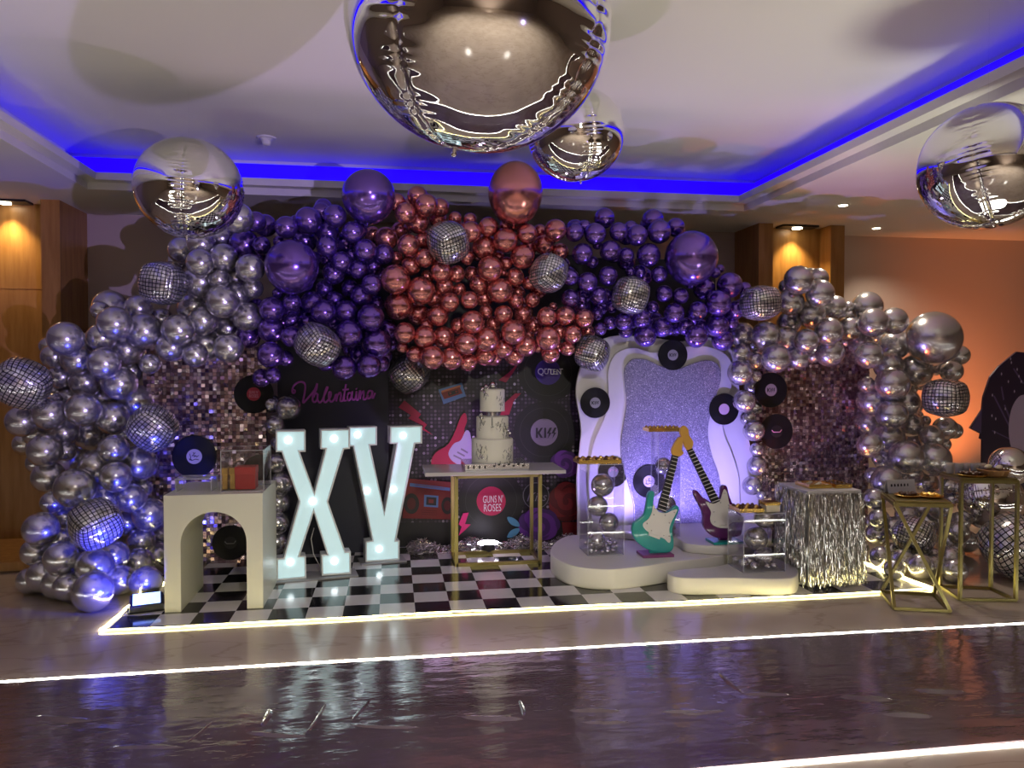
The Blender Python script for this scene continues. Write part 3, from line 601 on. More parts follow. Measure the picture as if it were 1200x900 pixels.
DATA = [  # colour, crop origin and scale, then x,y,diameter in crop units (b = sits behind its neighbours)
('silver', 0, 340, 4.5, '605,175,150 760,215,160 665,315,145 535,250,125 345,255,150 405,365,135 550,385,140 630,490,150 450,485,135 440,630,150 715,585,150 595,675,145 262,652,145 335,750,130 470,765,140 120,690,140 195,755,120 235,845,145 385,880,145 600,840,130 325,455,115b 285,350,110b 580,90,150b 730,95,120 465,275,90b 690,425,110b 370,580,110b 540,575,130b 130,810,100b 640,760,90b 285,590,80b 300,540,80b'),
('silver', 0, 530, 4.5, '500,75,145 255,130,140 610,130,135 730,60,160 395,190,175 690,240,130 790,330,150 215,405,150 325,560,150 500,600,160 600,545,130 730,590,140 745,470,120 830,560,130 635,680,130 770,690,140 490,740,175 355,710,120 230,650,140 315,800,150 165,710,120 185,525,120b 200,55,100b 275,265,100b 560,250,160b 340,345,110b 320,460,100b 840,440,80b 670,375,110b 225,580,100b 720,130,90b 755,190,80b 520,160,100b 420,470,100b'),
('silver', 100, 240, 4.5, '490,660,140 605,405,150 725,510,145 620,610,130 630,740,150 745,650,140 855,590,130 455,750,130 755,755,130 570,545,140b 800,475,120 605,305,120 730,280,125 610,205,125 870,335,125 505,240,115b 715,175,110 805,70,135 790,385,110b 705,395,90b 580,790,110b 400,610,110b 885,440,90b 340,720,90b 340,840,90b 200,860,90b'),
('purple', 260, 230, 4.5, '120,255,130 180,135,90 340,165,100 455,130,120 597,105,100 560,195,105 555,265,95 690,190,95 655,245,100 755,285,100 855,305,90 628,345,90 720,385,85 795,370,90 590,405,100 790,465,90 735,525,100 535,610,110 655,610,105 475,560,100 370,560,80 265,595,110 185,590,85 785,640,120 670,725,120 260,705,115 140,740,105 365,740,90 815,775,140 720,835,95 840,835,100b 875,700,90 890,780,60 255,835,115 335,855,70 230,155,100b 395,140,70b 525,85,85b 435,235,110b 675,485,80b 595,545,75b 540,490,80b 815,565,70b 370,655,70b 450,665,90b 210,260,80b 295,510,50b 300,240,50b 590,660,80b 555,335,60b 685,310,50b 480,330,70b 440,460,70b 200,660,70b 310,650,60b'),
('purple', 280, 400, 4.5, '555,140,110 685,130,110 180,180,70 455,110,80b'),
('silver', 280, 400, 4.5, '260,350,110 175,330,80 190,440,85 215,540,80 200,640,90 225,750,110 210,850,100 205,960,100 200,1060,100'),
('rose', 420, 210, 6, '480,185,135 415,120,120 330,240,125 420,310,125 195,420,140 350,465,130 465,555,110 370,610,115 260,705,175 440,785,170 580,650,125 690,665,100 605,755,110 530,840,100 645,865,110 780,850,105 790,370,125 575,200,110b 560,280,110b 100,390,100b 290,360,100b 440,430,80b 265,555,80b 485,685,80b 710,775,80b 795,665,90b 785,285,80b 760,550,90b 680,275,80b'),
('rose', 420, 310, 6, '285,290,170 800,405,140 415,345,135 560,360,125 325,480,125 465,510,135 600,510,130 760,555,130 520,655,140 655,660,135 395,630,100 770,685,110 705,430,100b 310,580,70b 655,300,60b 480,430,90b 690,550,80b 470,590,70b'),
('rose', 550, 210, 6, '255,430,145 110,480,150 375,545,145 135,335,115 605,360,130 145,630,150 215,785,150 405,385,120 525,460,120 260,590,75 320,690,110 65,740,115 105,840,110 325,855,95 640,510,100b 495,365,80b 210,545,65b 240,660,45b 420,730,80b 20,660,80b 340,800,90b 445,850,90b 250,330,70b 450,650,60b'),
('rose', 550, 310, 6, '310,475,145 120,525,150 555,520,145 240,350,110 375,350,115 450,430,115 545,365,115 675,360,115 808,380,115 725,490,110 400,570,130 240,590,120 320,640,120 570,630,110 690,590,90 110,635,130b 115,330,85b 165,420,100b 630,470,100b 485,580,70b 620,580,70b 830,475,90b 590,295,50b 300,420,60b 420,500,60b'),
('purple', 650, 240, 6, '285,205,130 735,190,140 580,215,125 350,95,120b 140,195,110 450,190,110 195,345,125 390,325,125 505,355,90 660,355,140 375,500,115 230,545,120 110,510,100 110,660,110 310,640,110 735,490,100 770,625,100 885,640,95 840,760,120 755,860,120 610,800,110 485,820,105 390,830,80 210,155,80b 535,160,80b 690,110,130b 850,160,110b 265,405,75b 530,470,60b 190,665,60b 400,720,70b 300,770,70b 690,720,75b 320,875,75 865,870,70b 500,885,90b 60,420,80b 600,470,80b 440,610,70b 300,280,60b'),
('purple', 640, 220, 3.6, '330,610,75 418,625,80 225,600,50b 270,585,50b 520,600,40b'),
('purple', 750, 270, 6, '550,510,155 450,410,130 630,385,150 405,565,115 540,665,140 395,745,135 580,770,130 320,675,105 670,560,110b 435,670,75b 245,705,70b 530,300,60b 565,270,50b 735,410,80b 640,650,90b'),
('silver', 850, 300, 6, '515,170,170 665,265,165 460,325,155 605,410,170 770,360,140 285,560,170 425,585,155 570,595,140 725,530,165 120,555,150 355,720,170 515,720,130 735,680,165 105,820,150 115,680,110 205,735,110 650,160,125b 430,215,90b 450,470,140b 205,620,80b 210,850,80b 845,600,90b 620,700,90b'),
('silver', 980, 330, 5.625, '345,555,160b 525,585,180 370,675,185 245,270,160 380,260,150 385,415,165 205,165,165b 90,310,140 170,415,140 215,485,150 250,785,185 455,795,155 760,590,120b 810,485,110b 655,565,90b 65,400,70b 90,235,110b 80,165,60b 265,360,100b 770,490,80b 500,890,80b 200,680,90b 480,700,90b'),
('silver', 990, 470, 5.625, '310,90,165 160,145,140 290,245,170 165,290,140 440,160,130 405,370,190 585,385,185 570,235,130 660,180,130 280,530,170 460,265,110 270,385,130 720,195,90b 650,285,80b 215,380,60b 185,490,90b 430,470,140b 535,540,130b 195,645,120 225,775,110 530,130,60b 480,95,60b 210,880,120 390,690,110b 510,720,120b 600,800,130b 680,560,90b 700,650,90b'),
('silver', 1000, 560, 5.625, '445,590,140 250,330,130 350,250,120 470,220,130 560,200,120 690,360,120 520,620,110 270,610,110 560,330,120 330,560,130 180,540,120 640,540,130 670,620,130 640,440,150 170,400,130b 750,420,120b 700,290,110b 520,540,100b 60,460,70b 250,480,90b'),
('silver', 850, 400, 4.5, '100,315,100 150,470,95 165,655,85 140,760,85 120,405,70 165,570,60 190,810,45 160,345,70b 140,240,70b 165,200,70b'),
]
for ph, x, y in (('lavender label record', 848, 480), ('topmost black record', 788, 416), ('copper sequin record', 903, 457), ('red label record', 297, 462), ('name lettering', 393, 460), ('clear red box case', 288, 552), ('left amber column', 60, 330), ('right amber column', 930, 290), ('white arch table', 255, 650), ('lower gold table', 1070, 640)):
    LM.append((ph, x, y))
items = []
for col, ox, oy, s, txt in DATA:
    for w_ in txt.split():
        bk = w_.endswith('b'); x, y, d = (float(v) for v in w_.rstrip('b').split(','))
        items.append((bk, len(items), ox + x / s, oy + y / s, 1.2 * d / s, col))
# near-duplicates from overlapping crops
keep = []
for it in items:
    if not any(k[5] == it[5] and math.hypot(k[2] - it[2], k[3] - it[3]) < .28 * (k[4] + it[4]) / 2 for k in keep): keep.append(it)
keep.sort(key=lambda i: (i[0], i[1]))
def base_depth(col, x, y):
    z = onY(x, y, 6.2).z
    if col != 'silver': return 6.1
    if 318 < x < 345 and y > 460: return 6.45
    if x < 320:
        Yb = 6.1 if z > 1.1 else 6.1 - .55 * (1.1 - z) / 1.1
        if x > 140 and z < .9: Yb = max(Yb, 6.05)
        return Yb
    if x < 900: return 6.25
    return 6.1 if z > 1.1 else 6.1 - .5 * (1.1 - z) / 1.1
rb = random.Random(11); placed = []; small = []
sol = []
for bk, i, x, y, d, col in keep:
    c, r = settle(x, y, d, base_depth(col, x, y) + (.1 if bk else 0), .95, .7); PL.append((c, r)); sol.append((d * (.55 if bk else 1), c, r, x, y, d, col))
# deeper small balloons that close the gaps of the garland
for n in range(150):
    bk, i, x, y, d, col = keep[n * 7919 % len(keep)]
    x2, y2 = x + rb.uniform(-14, 14), y + rb.uniform(-14, 14)
    if y2 > y + 4 and y > 380 and col != 'silver': continue
    if col == 'silver' and (x2 > 168 and x2 < 350 and y2 > 400 or 850 < x2 < 1020 and y2 > 410 or x2 < 40 or x2 > 1120): continue
    c, r = settle(x2, y2, 22, base_depth(col, x2, y2) + .16, .93, .45)
    PL.append((c, r)); sol.append((0, c, r, x2, y2, 22, col))
sol.sort(key=lambda q: -q[0])
NB = 290
for q_, c, r, x, y, d, col in sol[:NB]:
    o = obj('balloon', LATEX[col], c, r)
    ax = Vector((rb.gauss(0, .35), -1 + rb.gauss(0, .1), .25 + rb.gauss(0, .3))).normalized()
    o.rotation_euler = ax.to_track_quat('Z', 'Y').to_euler(); placed.append((o, x, y, col, d))
sm_ = MB(); CI = ['silver', 'purple', 'rose']
for q_, c, r, x, y, d, col in sol[NB:]:
    sm_.ball(c, r, 20, CI.index(col), (1, 1.06, 1))
tag(sm_.build('small_balloons', [M[k] for k in CI], smooth=True), 'small chrome balloons tucked in the gaps between the larger ones along the garland', 'balloons', kind='stuff')
DIRS = ['right of', 'above right of', 'above', 'above left of', 'left of', 'below left of', 'below', 'below right of']
ORD = ['nearest', 'second', 'third', 'fourth', 'fifth', 'sixth', 'seventh', 'eighth', 'ninth', 'tenth', 'eleventh', 'twelfth', 'thirteenth', 'fourteenth', 'fifteenth', 'sixteenth', 'seventeenth', 'eighteenth', 'nineteenth', 'twentieth']
bins = {}
for o, x, y, col, d in placed:
    ph, lx, ly = min(LM, key=lambda l: math.hypot(l[1] - x, l[2] - y))
    k = int(round(math.atan2(ly - y, x - lx) / (math.pi / 4))) % 8
    bins.setdefault((ph, k, col), []).append((math.hypot(x - lx, y - ly), o))
GRP = {'silver': 'silver chrome balloons of the garland', 'purple': 'purple chrome balloons of the garland', 'rose': 'rose gold chrome balloons of the garland'}
CN = {'silver': 'silver', 'purple': 'purple', 'rose': 'rose gold'}
for (ph, k, col), L_ in bins.items():
    for n, (_, o) in enumerate(sorted(L_, key=lambda q: q[0])):
        tag(o, f'{CN[col]} chrome balloon {DIRS[k]} the {ph}, {ORD[n]} from it', 'balloon', GRP[col])
# ================================================================== big lit letters
def offset(pts, d):
    n = len(pts); A = sum(pts[i][0] * pts[(i + 1) % n][1] - pts[(i + 1) % n][0] * pts[i][1] for i in range(n)); sg = 1 if A > 0 else -1; out = []
    for i in range(n):
        p, q, r = (Vector(pts[(i + k) % n]) for k in (-1, 0, 1)); a = (q - p).normalized(); b = (r - q).normalized()
        n1 = Vector((-a.y, a.x)) * sg; n2 = Vector((-b.y, b.x)) * sg; m = (n1 + n2).normalized(); k = d / max(.35, m.dot(n1)); out.append(q + m * k)
    return out
def letter(name, pts, bulbs, foot, yaw, label, boardpx):
    p0 = onZ(*foot, .015); ex = Vector((math.cos(yaw), math.sin(yaw), 0)); n = Vector((math.sin(yaw), -math.cos(yaw), 0)); ez = Vector((0, 0, 1))
    def L2(x, y):
        v = onP(300 + x / 3.214, 420 + y / 3.214, p0, n) - p0; return (v.dot(ex), max(v.z, 0.0))
    P = lambda u, v, d: p0 + ex * u + ez * v - n * d
    o2 = [L2(*q) for q in pts]; i2 = offset(o2, .011); N = len(o2); T = .13; D = .028
    r = empty(name, p0, label, 'marquee letter')
    MB().prism([P(u, v, D) for u, v in i2], -n * .012).build('face_panel', M['letter_face'], r)
    m = MB(); rings = [[P(u, v, 0) for u, v in o2], [P(u, v, 0) for u, v in i2], [P(u, v, T) for u, v in i2], [P(u, v, T) for u, v in o2]]
    vs = [v for q in rings for v in q]; fs = []
    for a in range(4):
        b = (a + 1) % 4
        for k in range(N): fs.append((a * N + k, a * N + (k + 1) % N, b * N + (k + 1) % N, b * N + k))
    m.add(vs, fs); m.build('side_wall', M['letter_rim'], r)
    MB().prism([P(u, v, T - .006) for u, v in i2], -n * .005).build('back_panel', M['letter_rim'], r)
    for q in bulbs:
        u, v = L2(*q); c = P(u, v, D - .006)
        mb = MB(); b = mb.ball((0, 0, 0), .026, 14)
        for k in range(len(mb.v)): w_ = mb.v[k]; mb.v[k] = c + ex * w_.x + ez * w_.z + n * (w_.y * .7)
        mb.build('bulb', M['bulb'], r, smooth=True)
    us = [u for u, v in o2 if v < .05]; u0, u1 = min(us) - .04, max(us) + .05
    MB().prism([P(u0, -.015 + .0052, -.05), P(u1, -.015 + .0052, -.05), P(u1, -.015 + .0052, T + .05), P(u0, -.015 + .0052, T + .05)], (0, 0, .0105)).build('base_board', M['marquee_base'], r)
M['marquee_base'] = mat('grey_base_board', (.3, .3, .31), .5)
letter('marquee_letter', [(75, 272), (187, 271), (187, 352), (165, 352), (220, 505), (262, 342), (243, 342), (243, 268), (354, 266), (354, 341), (332, 342), (272, 540), (338, 728), (357, 727), (358, 812), (248, 819), (246, 740), (268, 738), (218, 580), (165, 744), (188, 744), (190, 830), (78, 838), (78, 755), (104, 752), (163, 540), (96, 353), (75, 353)],
       [(122, 308), (295, 303), (215, 540), (130, 770), (297, 766)], (367.5, 677), R(10), 'big white lit marquee letter X with round bulbs', None)
letter('marquee_letter', [(350, 258), (456, 256), (456, 327), (430, 328), (484, 580), (530, 322), (505, 322), (505, 256), (626, 254), (626, 320), (600, 322), (528, 686), (541, 686), (541, 762), (413, 768), (413, 690), (438, 686), (366, 332), (350, 332)],
       [(384, 288), (556, 291), (420, 500), (520, 495), (466, 720)], (448, 658), R(10), 'big white lit marquee letter V with round bulbs', None)
p = onZ(366, 668, .01)
tag(MB().tube([p + Vector(v) for v in ((0, .15, .3), (-.02, .12, .22), (.0, .1, .1), (.05, .1, .0), (.15, .12, .0))], .004, 6).build('power_cable', M['plastic_white'], smooth=True), 'thin white cable hanging behind the letter X', 'cable')
# ================================================================== purple name script on the dark board
def N(x, y): return (340 + x / 10.9, 440 + y / 10.9)
SCR = [[(40, 185), (60, 190), (62, 215), (40, 225), (28, 195), (50, 130), (110, 85), (175, 90), (195, 140), (185, 230), (165, 345), (200, 320), (270, 240), (320, 170), (345, 100)],
       [(345, 100), (335, 180), (295, 250), (290, 320), (320, 340), (350, 290), (345, 235), (320, 230), (300, 280)], [(355, 235), (350, 300), (375, 345), (410, 320), (440, 250), (480, 160), (470, 150), (440, 230), (430, 310), (450, 345), (490, 310)],
       [(490, 310), (520, 260), (520, 215), (500, 215), (495, 280), (520, 335), (560, 310), (590, 235), (590, 330)], [(590, 330), (605, 260), (640, 215), (650, 260), (640, 320), (670, 320), (690, 250), (715, 110), (690, 260), (690, 320), (720, 315)],
       [(670, 185), (750, 175)], [(780, 230), (750, 220), (730, 280), (750, 320), (780, 270), (795, 200), (785, 280), (810, 310), (835, 280), (850, 200), (840, 290), (865, 310), (880, 240), (895, 190), (890, 300)],
       [(890, 300), (905, 240), (935, 195), (940, 250), (935, 300), (965, 300), (1000, 250)], [(1045, 200), (1010, 195), (985, 250), (1000, 295), (1035, 265), (1055, 195), (1045, 260), (1060, 290), (1085, 220)], [(843, 165), (852, 175)]]
sm = MB()
for st in SCR:
    pts = [onY(*N(*q), Yd) + Vector((0, -.012, 0)) for q in crv(st, 4, False)]; sm.tube(pts, .0085, 6)
tag(sm.build('name_lettering', M['script'], smooth=True), 'purple cursive name lettering on the dark navy board', 'sign')
# ================================================================== records
REC = {}
def record(px, py, d_px, Y, lab, label, txt=None, ink='ink', tilt=0.0):
    c = onY(px, py, Y); r = d_px / F * dep(c) / 2
    e = empty('vinyl_record', c, label, 'vinyl record', 'vinyl records hung on the backdrops')
    prof = [(.004, -.0015), (.004, .0015), (r * .38, .0015)]; k = r * .4
    while k < r * .97: prof += [(k, .0012), (k + r * .008, .0018), (k + r * .016, .0012)]; k += r * .045
    prof += [(r * .985, .0016), (r, 0), (r * .985, -.0015), (.004, -.0015)]
    MB().lathe(prof[:-1], c, 48, axis='y').build('disc', M['vinyl'], e, smooth=True)
    lb = MB().lathe([(.004, .0016), (.004, .0026), (r * .345, .0026), (r * .35, .0016)], c, 32, axis='y').build('centre_label', M[lab], e)
    if txt:
        t = MB(); q = c + Vector((0, -.0034, 0))
        if txt == 'KISS': put_kiss(t, q, r * .46, r * .24)
        elif txt == 'scrawl':
            for st in ([(-.2, .14), (-.16, -.05), (-.2, -.16), (-.1, -.12)], [(-.1, .02), (-.02, .1), (0, -.02), (.06, .06), (.1, -.02), (.2, .05)], [(-.22, -.1), (-.1, -.18), (.05, -.12), (.2, -.16)], [(-.05, .2), (.0, .13), (.05, .2)]):
                t.tube([q + Vector((x * r, 0, z * r)) for x, z in crv(st, 3, False)], r * .016, 4)
        elif txt == 'mark': t.tube([q + Vector((x * r, 0, z * r)) for x, z in ((-.3, .08), (-.2, -.04), (.2, -.04), (.3, .1))], r * .022, 4)
        else:
            ls = txt.split('|')
            for i, s in enumerate(ls): put_text(t, s, q + Vector((0, 0, r * (.1 - .2 * i))), r * .46, r * .16)
        t.build('label_print', M[ink], lb)
    return e
record(297.4, 461.8, 45, 6.484, 'lab_red', 'black record with red label at the right edge of the pink sequin panel', "GUNS N'|ROSES", 'ink_pink')
record(227.7, 535, 50, 6.484, 'lab_white', 'black record with white script label above the white arch table', 'scrawl')
record(270, 636, 41, 6.484, 'ink', 'black record on the floor seen through the white arch table', 'mark', 'lab_grey')
record(304, 552, 38, 6.484, 'ink', 'dark record seen through the clear case with red boxes')
record(788.5, 416, 36, 6.42, 'lab_grey', 'black record with grey label at the top of the wavy backdrop', 'KISS')
record(697.5, 472, 36, 6.443, 'lab_grey', 'black record with grey label on the left side of the wavy backdrop', 'KISS')
record(848.5, 479.5, 37, 6.418, 'lab_lav', 'black record with plain lavender label on the right of the glitter centre')
record(903.5, 457, 41, 6.3, 'lab_grey', 'upper black record on the copper sequin panel, grey label', 'KISS')
record(910, 505.5, 41, 6.25, 'ink', 'lower black record on the copper sequin panel, dark label with thin mark', 'mark', 'ink_pink')
record(718.5, 553, 36, 6.443, 'lab_grey', 'black record behind the tall clear balloon pedestal on the left', 'M', 'ink_pink')
record(760.5, 564, 39, 6.418, 'lab_white', 'black record with white script label behind the teal guitar', 'scrawl')
record(925, 626, 42, 6.484, 'lab_red', 'black record with red label standing beside the tinsel table', "GUNS N'|ROSES", 'ink_pink')
# ================================================================== white arch table, clear case, boxes, sign
a = onZ(193, 718, .005); b = onZ(309, 712, .005); yf = (a.y + b.y) / 2; yb = yf + .6; x0, x1 = onY(193, 718, yf).x, onY(308.5, 712, yf).x; zt = onY(193, 581, yf).z
at = empty('arch_table', ((x0 + x1) / 2, yf + .3, .005), 'glossy white table with an arched opening, left of the lit letters', 'table')
u0, u1 = onY(211.5, 640, yf).x, onY(289, 640, yf).x; rr = (u1 - u0) / 2; zs = onY(250, 600, yf).z - rr; uc = (u0 + u1) / 2
o2 = [(x0, .005), (u0, .005)] + [(uc - rr * math.cos(math.pi * i / 28), zs + rr * math.sin(math.pi * i / 28)) for i in range(29)] + [(u1, .005), (x1, .005), (x1, zt), (x0, zt)]
MB().prism([Vector((x, yf, z)) for x, z in o2], (0, yb - yf, 0)).build('arch_body', M['cream'], at)
def case(name, x0, x1, y0, y1, z0, z1, label, cat, group=None, lid=True):
    e = empty(name, ((x0 + x1) / 2, (y0 + y1) / 2, z0), label, cat, group); t = .005
    for n_, a, b in (('front_panel', (x0, y0, z0), (x1, y0 + t, z1)), ('rear_panel', (x0, y1 - t, z0), (x1, y1, z1)), ('side_panel', (x0, y0 + t, z0), (x0 + t, y1 - t, z1)), ('side_panel', (x1 - t, y0 + t, z0), (x1, y1 - t, z1))):
        MB().box(a, b).build(n_, M['acrylic'], e)
    if lid: MB().box((x0, y0, z1), (x1, y1, z1 + t)).build('top_panel', M['acrylic'], e)
    m = MB(); w_ = .0035
    for x in (x0, x1):
        for y in (y0, y1): m.bar((x, y, z0), (x, y, z1), w_)
        m.bar((x, y0, z1), (x, y1, z1), w_); m.bar((x, y0, z0 + .003), (x, y1, z0 + .003), w_)
    for y in (y0, y1): m.bar((x0, y, z1), (x1, y, z1), w_); m.bar((x0, y, z0 + .003), (x1, y, z0 + .003), w_)
    m.build('polished_edges', M['acrylic_edge'], e); return e
q0 = onZ(259, 577, zt); q1 = onZ(312, 576, zt); ca = max(q0.y, yf + .03)
cx0, cx1 = onY(259, 570, ca).x, min(onY(311.5, 570, ca).x, x1 - .005); cz = onY(285, 528, ca).z
case('display_case', cx0, cx1, ca, ca + .3, zt + .001, cz, 'clear acrylic display case holding red boxes on the arch table', 'display case')
def small_box(name, xa, xb, ya, yb_, za, zb_, m, label, cat, group=None, lid=None):
    e = empty(name, ((xa + xb) / 2, (ya + yb_) / 2, za), label, cat, group); h = zb_ - za
    MB().box((xa, ya, za), (xb, yb_, za + h * .68)).build('box_body', m, e, bevel=.002)
    MB().box((xa - .003, ya - .003, za + h * .68), (xb + .003, yb_ + .003, zb_)).build('lid', lid or m, e, bevel=.002); return e
yq = ca + .06; X_ = lambda x: onY(x, 565, yq).x; Z_ = lambda y: onY(280, y, yq).z; zc = zt + .007
small_box('gift_box', X_(275.5), X_(299), yq, yq + .12, zc, Z_(547.5), M['red_box'], 'red box in the clear case on the white arch table', 'box')
for xx, lb in ((268.4, 'gold box beside the red box in the clear case'), (259.6, 'gold box at the left side of the clear case')):
    small_box('gift_box', X_(xx + .6), X_(xx + 6.5), yq + .01, yq + .11, zc, Z_(548.5), M['gold_bright'], lb, 'box', lid=M['gold_bright'])
sx0, sx1 = onY(206, 570, yf + .15).x, onY(250, 570, yf + .15).x
sg = empty('acrylic_stand', ((sx0 + sx1) / 2, yf + .2, zt), 'low clear acrylic stand on the left of the white arch table', 'stand')
MB().box((sx0, yf + .12, zt + .085), (sx1, yf + .3, zt + .091)).build('shelf', M['acrylic_edge'], sg)
for x in (sx0 + .004, sx1 - .01): MB().box((x, yf + .12, zt + .001), (x + .006, yf + .3, zt + .085)).build('side_panel', M['acrylic_edge'], sg)
# ================================================================== cake table and cake
tx0, tx1, ty0, ty1, th = .505, 1.185, 6.1, 6.48, .74
ct = empty('cake_table', ((tx0 + tx1) / 2, 6.28, .005), 'slim gold framed console table under the white cake', 'table')
B = .028
for x in (tx0, tx1):
    for y in (ty0, ty1): MB().box((x - B / 2, y - B / 2, .005), (x + B / 2, y + B / 2, th)).build('leg', M['gold'], ct)
for za_, zb_ in ((th - B, th), (.005, .005 + B)):
    for y in (ty0, ty1): MB().box((tx0, y - B / 2, za_), (tx1, y + B / 2, zb_)).build('rail', M['gold'], ct)
    for x in (tx0, tx1): MB().box((x - B / 2, ty0, za_), (x + B / 2, ty1, zb_)).build('rail', M['gold'], ct)
MB().box((.255, 6.03, th + .0005), (1.385, 6.55, th + .03)).build('tabletop', M['stone'], ct, bevel=.004)
zt2 = th + .031
ys = 6.12; a, b = onY(545, 550, ys), onY(620.5, 550, ys); za = onY(583, 543.5, ys).z
cs = empty('cake_stand', ((a.x + b.x) / 2, ys + .19, zt2), 'mirrored box cake stand with black musical notes', 'cake stand')
MB().box((a.x, ys, zt2), (b.x, ys + .38, za)).build('mirror_box', M['steel'], cs, bevel=.002)
nt = MB()
for i in range(7):
    x = a.x + (b.x - a.x) * (.45 + .075 * i); z = zt2 + .03 + .012 * (i % 2)
    nt.ball((x, ys - .001, z), .009, 8, sc=(1.2, .15, .9)); nt.box((x + .007, ys - .003, z), (x + .0105, ys, z + .028)); 
for i in range(4): nt.box((a.x + .02 + .045 * i, ys - .002, zt2 + .012), (a.x + .032 + .045 * i, ys, za - .012))
nt.build('note_print', M['ink'], cs)
cx = onY(577, 530, ys + .19).x; cyc = ys + .19; ck = empty('cake', (cx, cyc, za), 'three tier white celebration cake with silver beads', 'cake'); sca = dep(Vector((cx, cyc - .15, 1))) / F
zs_ = [za, onY(577, 515, cyc - .15).z, onY(577, 488.5, cyc - .12).z, onY(577, 482.5, cyc - .1).z, onY(577, 456, cyc - .1).z]
def tier(name, r, z0, z1, xo=0):
    MB().lathe([(r, z0), (r, z1 - .012), (r - .004, z1 - .004), (r - .012, z1)], (cx + xo, cyc, 0), 40).build(name, M['fondant'], ck, smooth=True)
tier('bottom_tier', .172, zs_[0] + .001, zs_[1]); tier('middle_tier', .134, zs_[1], zs_[2]); tier('top_tier', .102, zs_[3], zs_[4])
MB().lathe([(.055, zs_[2]), (.055, zs_[3])], (cx, cyc, 0), 28).build('separator', M['steel'], ck)
q = random.Random(3)
def beads(name, spots, mt='silver_bead'):
    for (ang, r, z, s) in spots: MB().ball((cx + r * math.sin(ang), cyc - r * math.cos(ang), z), s, 12).build('bead', M[mt], ck, smooth=True)
beads('b', [(-.1, .05, zs_[4] + .03, .03), (-.9, .075, zs_[4] + .018, .021), (-1.0, .105, zs_[4] - .002, .02), (-.6, .08, zs_[4] + .008, .014), (-.75, .108, zs_[4] - .025, .012), (-.6, .106, zs_[4] - .045, .011),
            (-.95, .13, zs_[2] + .012, .019), (-.85, .137, zs_[2] - .01, .013), (.95, .145, zs_[1] + .07, .018), (1.1, .15, zs_[1] + .045, .015), (1.0, .14, zs_[1] + .095, .012), (-.7, .174, zs_[0] + .06, .012), (-.6, .174, zs_[0] + .045, .012), (-.8, .174, zs_[0] + .04, .01)])
def sprig(a0, r, z, n):
    sp = MB()
    for _ in range(n):
        a1 = a0 + q.gauss(0, .16); zz = z + q.gauss(0, .03); p0 = Vector((cx + r * math.sin(a1), cyc - r * math.cos(a1), zz)); a2 = a1 + q.uniform(-.12, .12); z2 = zz + q.uniform(.01, .04)
        sp.tube([p0, Vector((cx + (r + .004) * math.sin(a2), cyc - (r + .004) * math.cos(a2), z2))], .0018, 4)
    sp.build('sugar_sprig', M['sprig'], ck)
sprig(-.7, .173, zs_[0] + .09, 24); sprig(-.8, .136, zs_[2] - .05, 18); sprig(.55, .103, zs_[3] + .07, 14); sprig(.3, .135, zs_[1] + .09, 14); sprig(.7, .173, zs_[0] + .06, 20); sprig(.8, .135, zs_[1] + .05, 22); sprig(-.7, .103, zs_[4] - .05, 10)
MB().tube([(cx - .02, cyc - .137, zs_[2] - .005), (cx - .02, cyc - .137, zs_[2] - .07), (cx - .008, cyc - .139, zs_[2] - .08), (cx - .03, cyc - .139, zs_[2] - .085)], .004, 6).build('guitar_charm', M['sprig'], ck)
# tinsel garland heaped along the foot of the printed backdrop, and the lamp in it
q = random.Random(8); m = MB(); a, b = onZ(478, 645, .02), onZ(690, 645, .02)
for _ in range(5200):
    t = q.random(); x = a.x + (b.x - a.x) * t; y = 6.66 + q.gauss(0, .07); h = .11 * math.exp(-((y - 6.66) / .12) ** 2) * (.6 + .4 * math.sin(t * 22)) * (1 if t < .97 else .4)
    c = Vector((x, min(max(y, 6.53), 6.81), .008 + q.random() * h)); d = Vector((q.gauss(0, 1), q.gauss(0, 1), q.gauss(0, .5))).normalized() * .022; s = Vector((q.gauss(0, 1), q.gauss(0, 1), q.gauss(0, 1))).normalized() * .003
    if c.z + min(d.z, -d.z) < .004: d.z = 0; s.z = abs(s.z) * .3
    m.add([c - d - s, c + d - s, c + d + s, c - d + s], [(0, 1, 2, 3)])
tag(m.build('tinsel_garland', M['tinsel']), 'silver tinsel garland heaped along the foot of the printed backdrop', 'garland', kind='stuff')
p = onZ(572, 640, .06); pl = empty('uplight', (p.x, p.y, 0.005), 'small violet white uplight in the tinsel under the cake table', 'lamp')
MB().lathe([(.05, .01), (.062, .03), (.062, .085), (.055, .085)], (p.x, p.y, 0), 24).build('can', M['plastic_black'], pl)
MB().ball((p.x, p.y, .088), .075, 16, sc=(1.25, .7, .32)).build('lens', M['par_face'], pl, smooth=True)
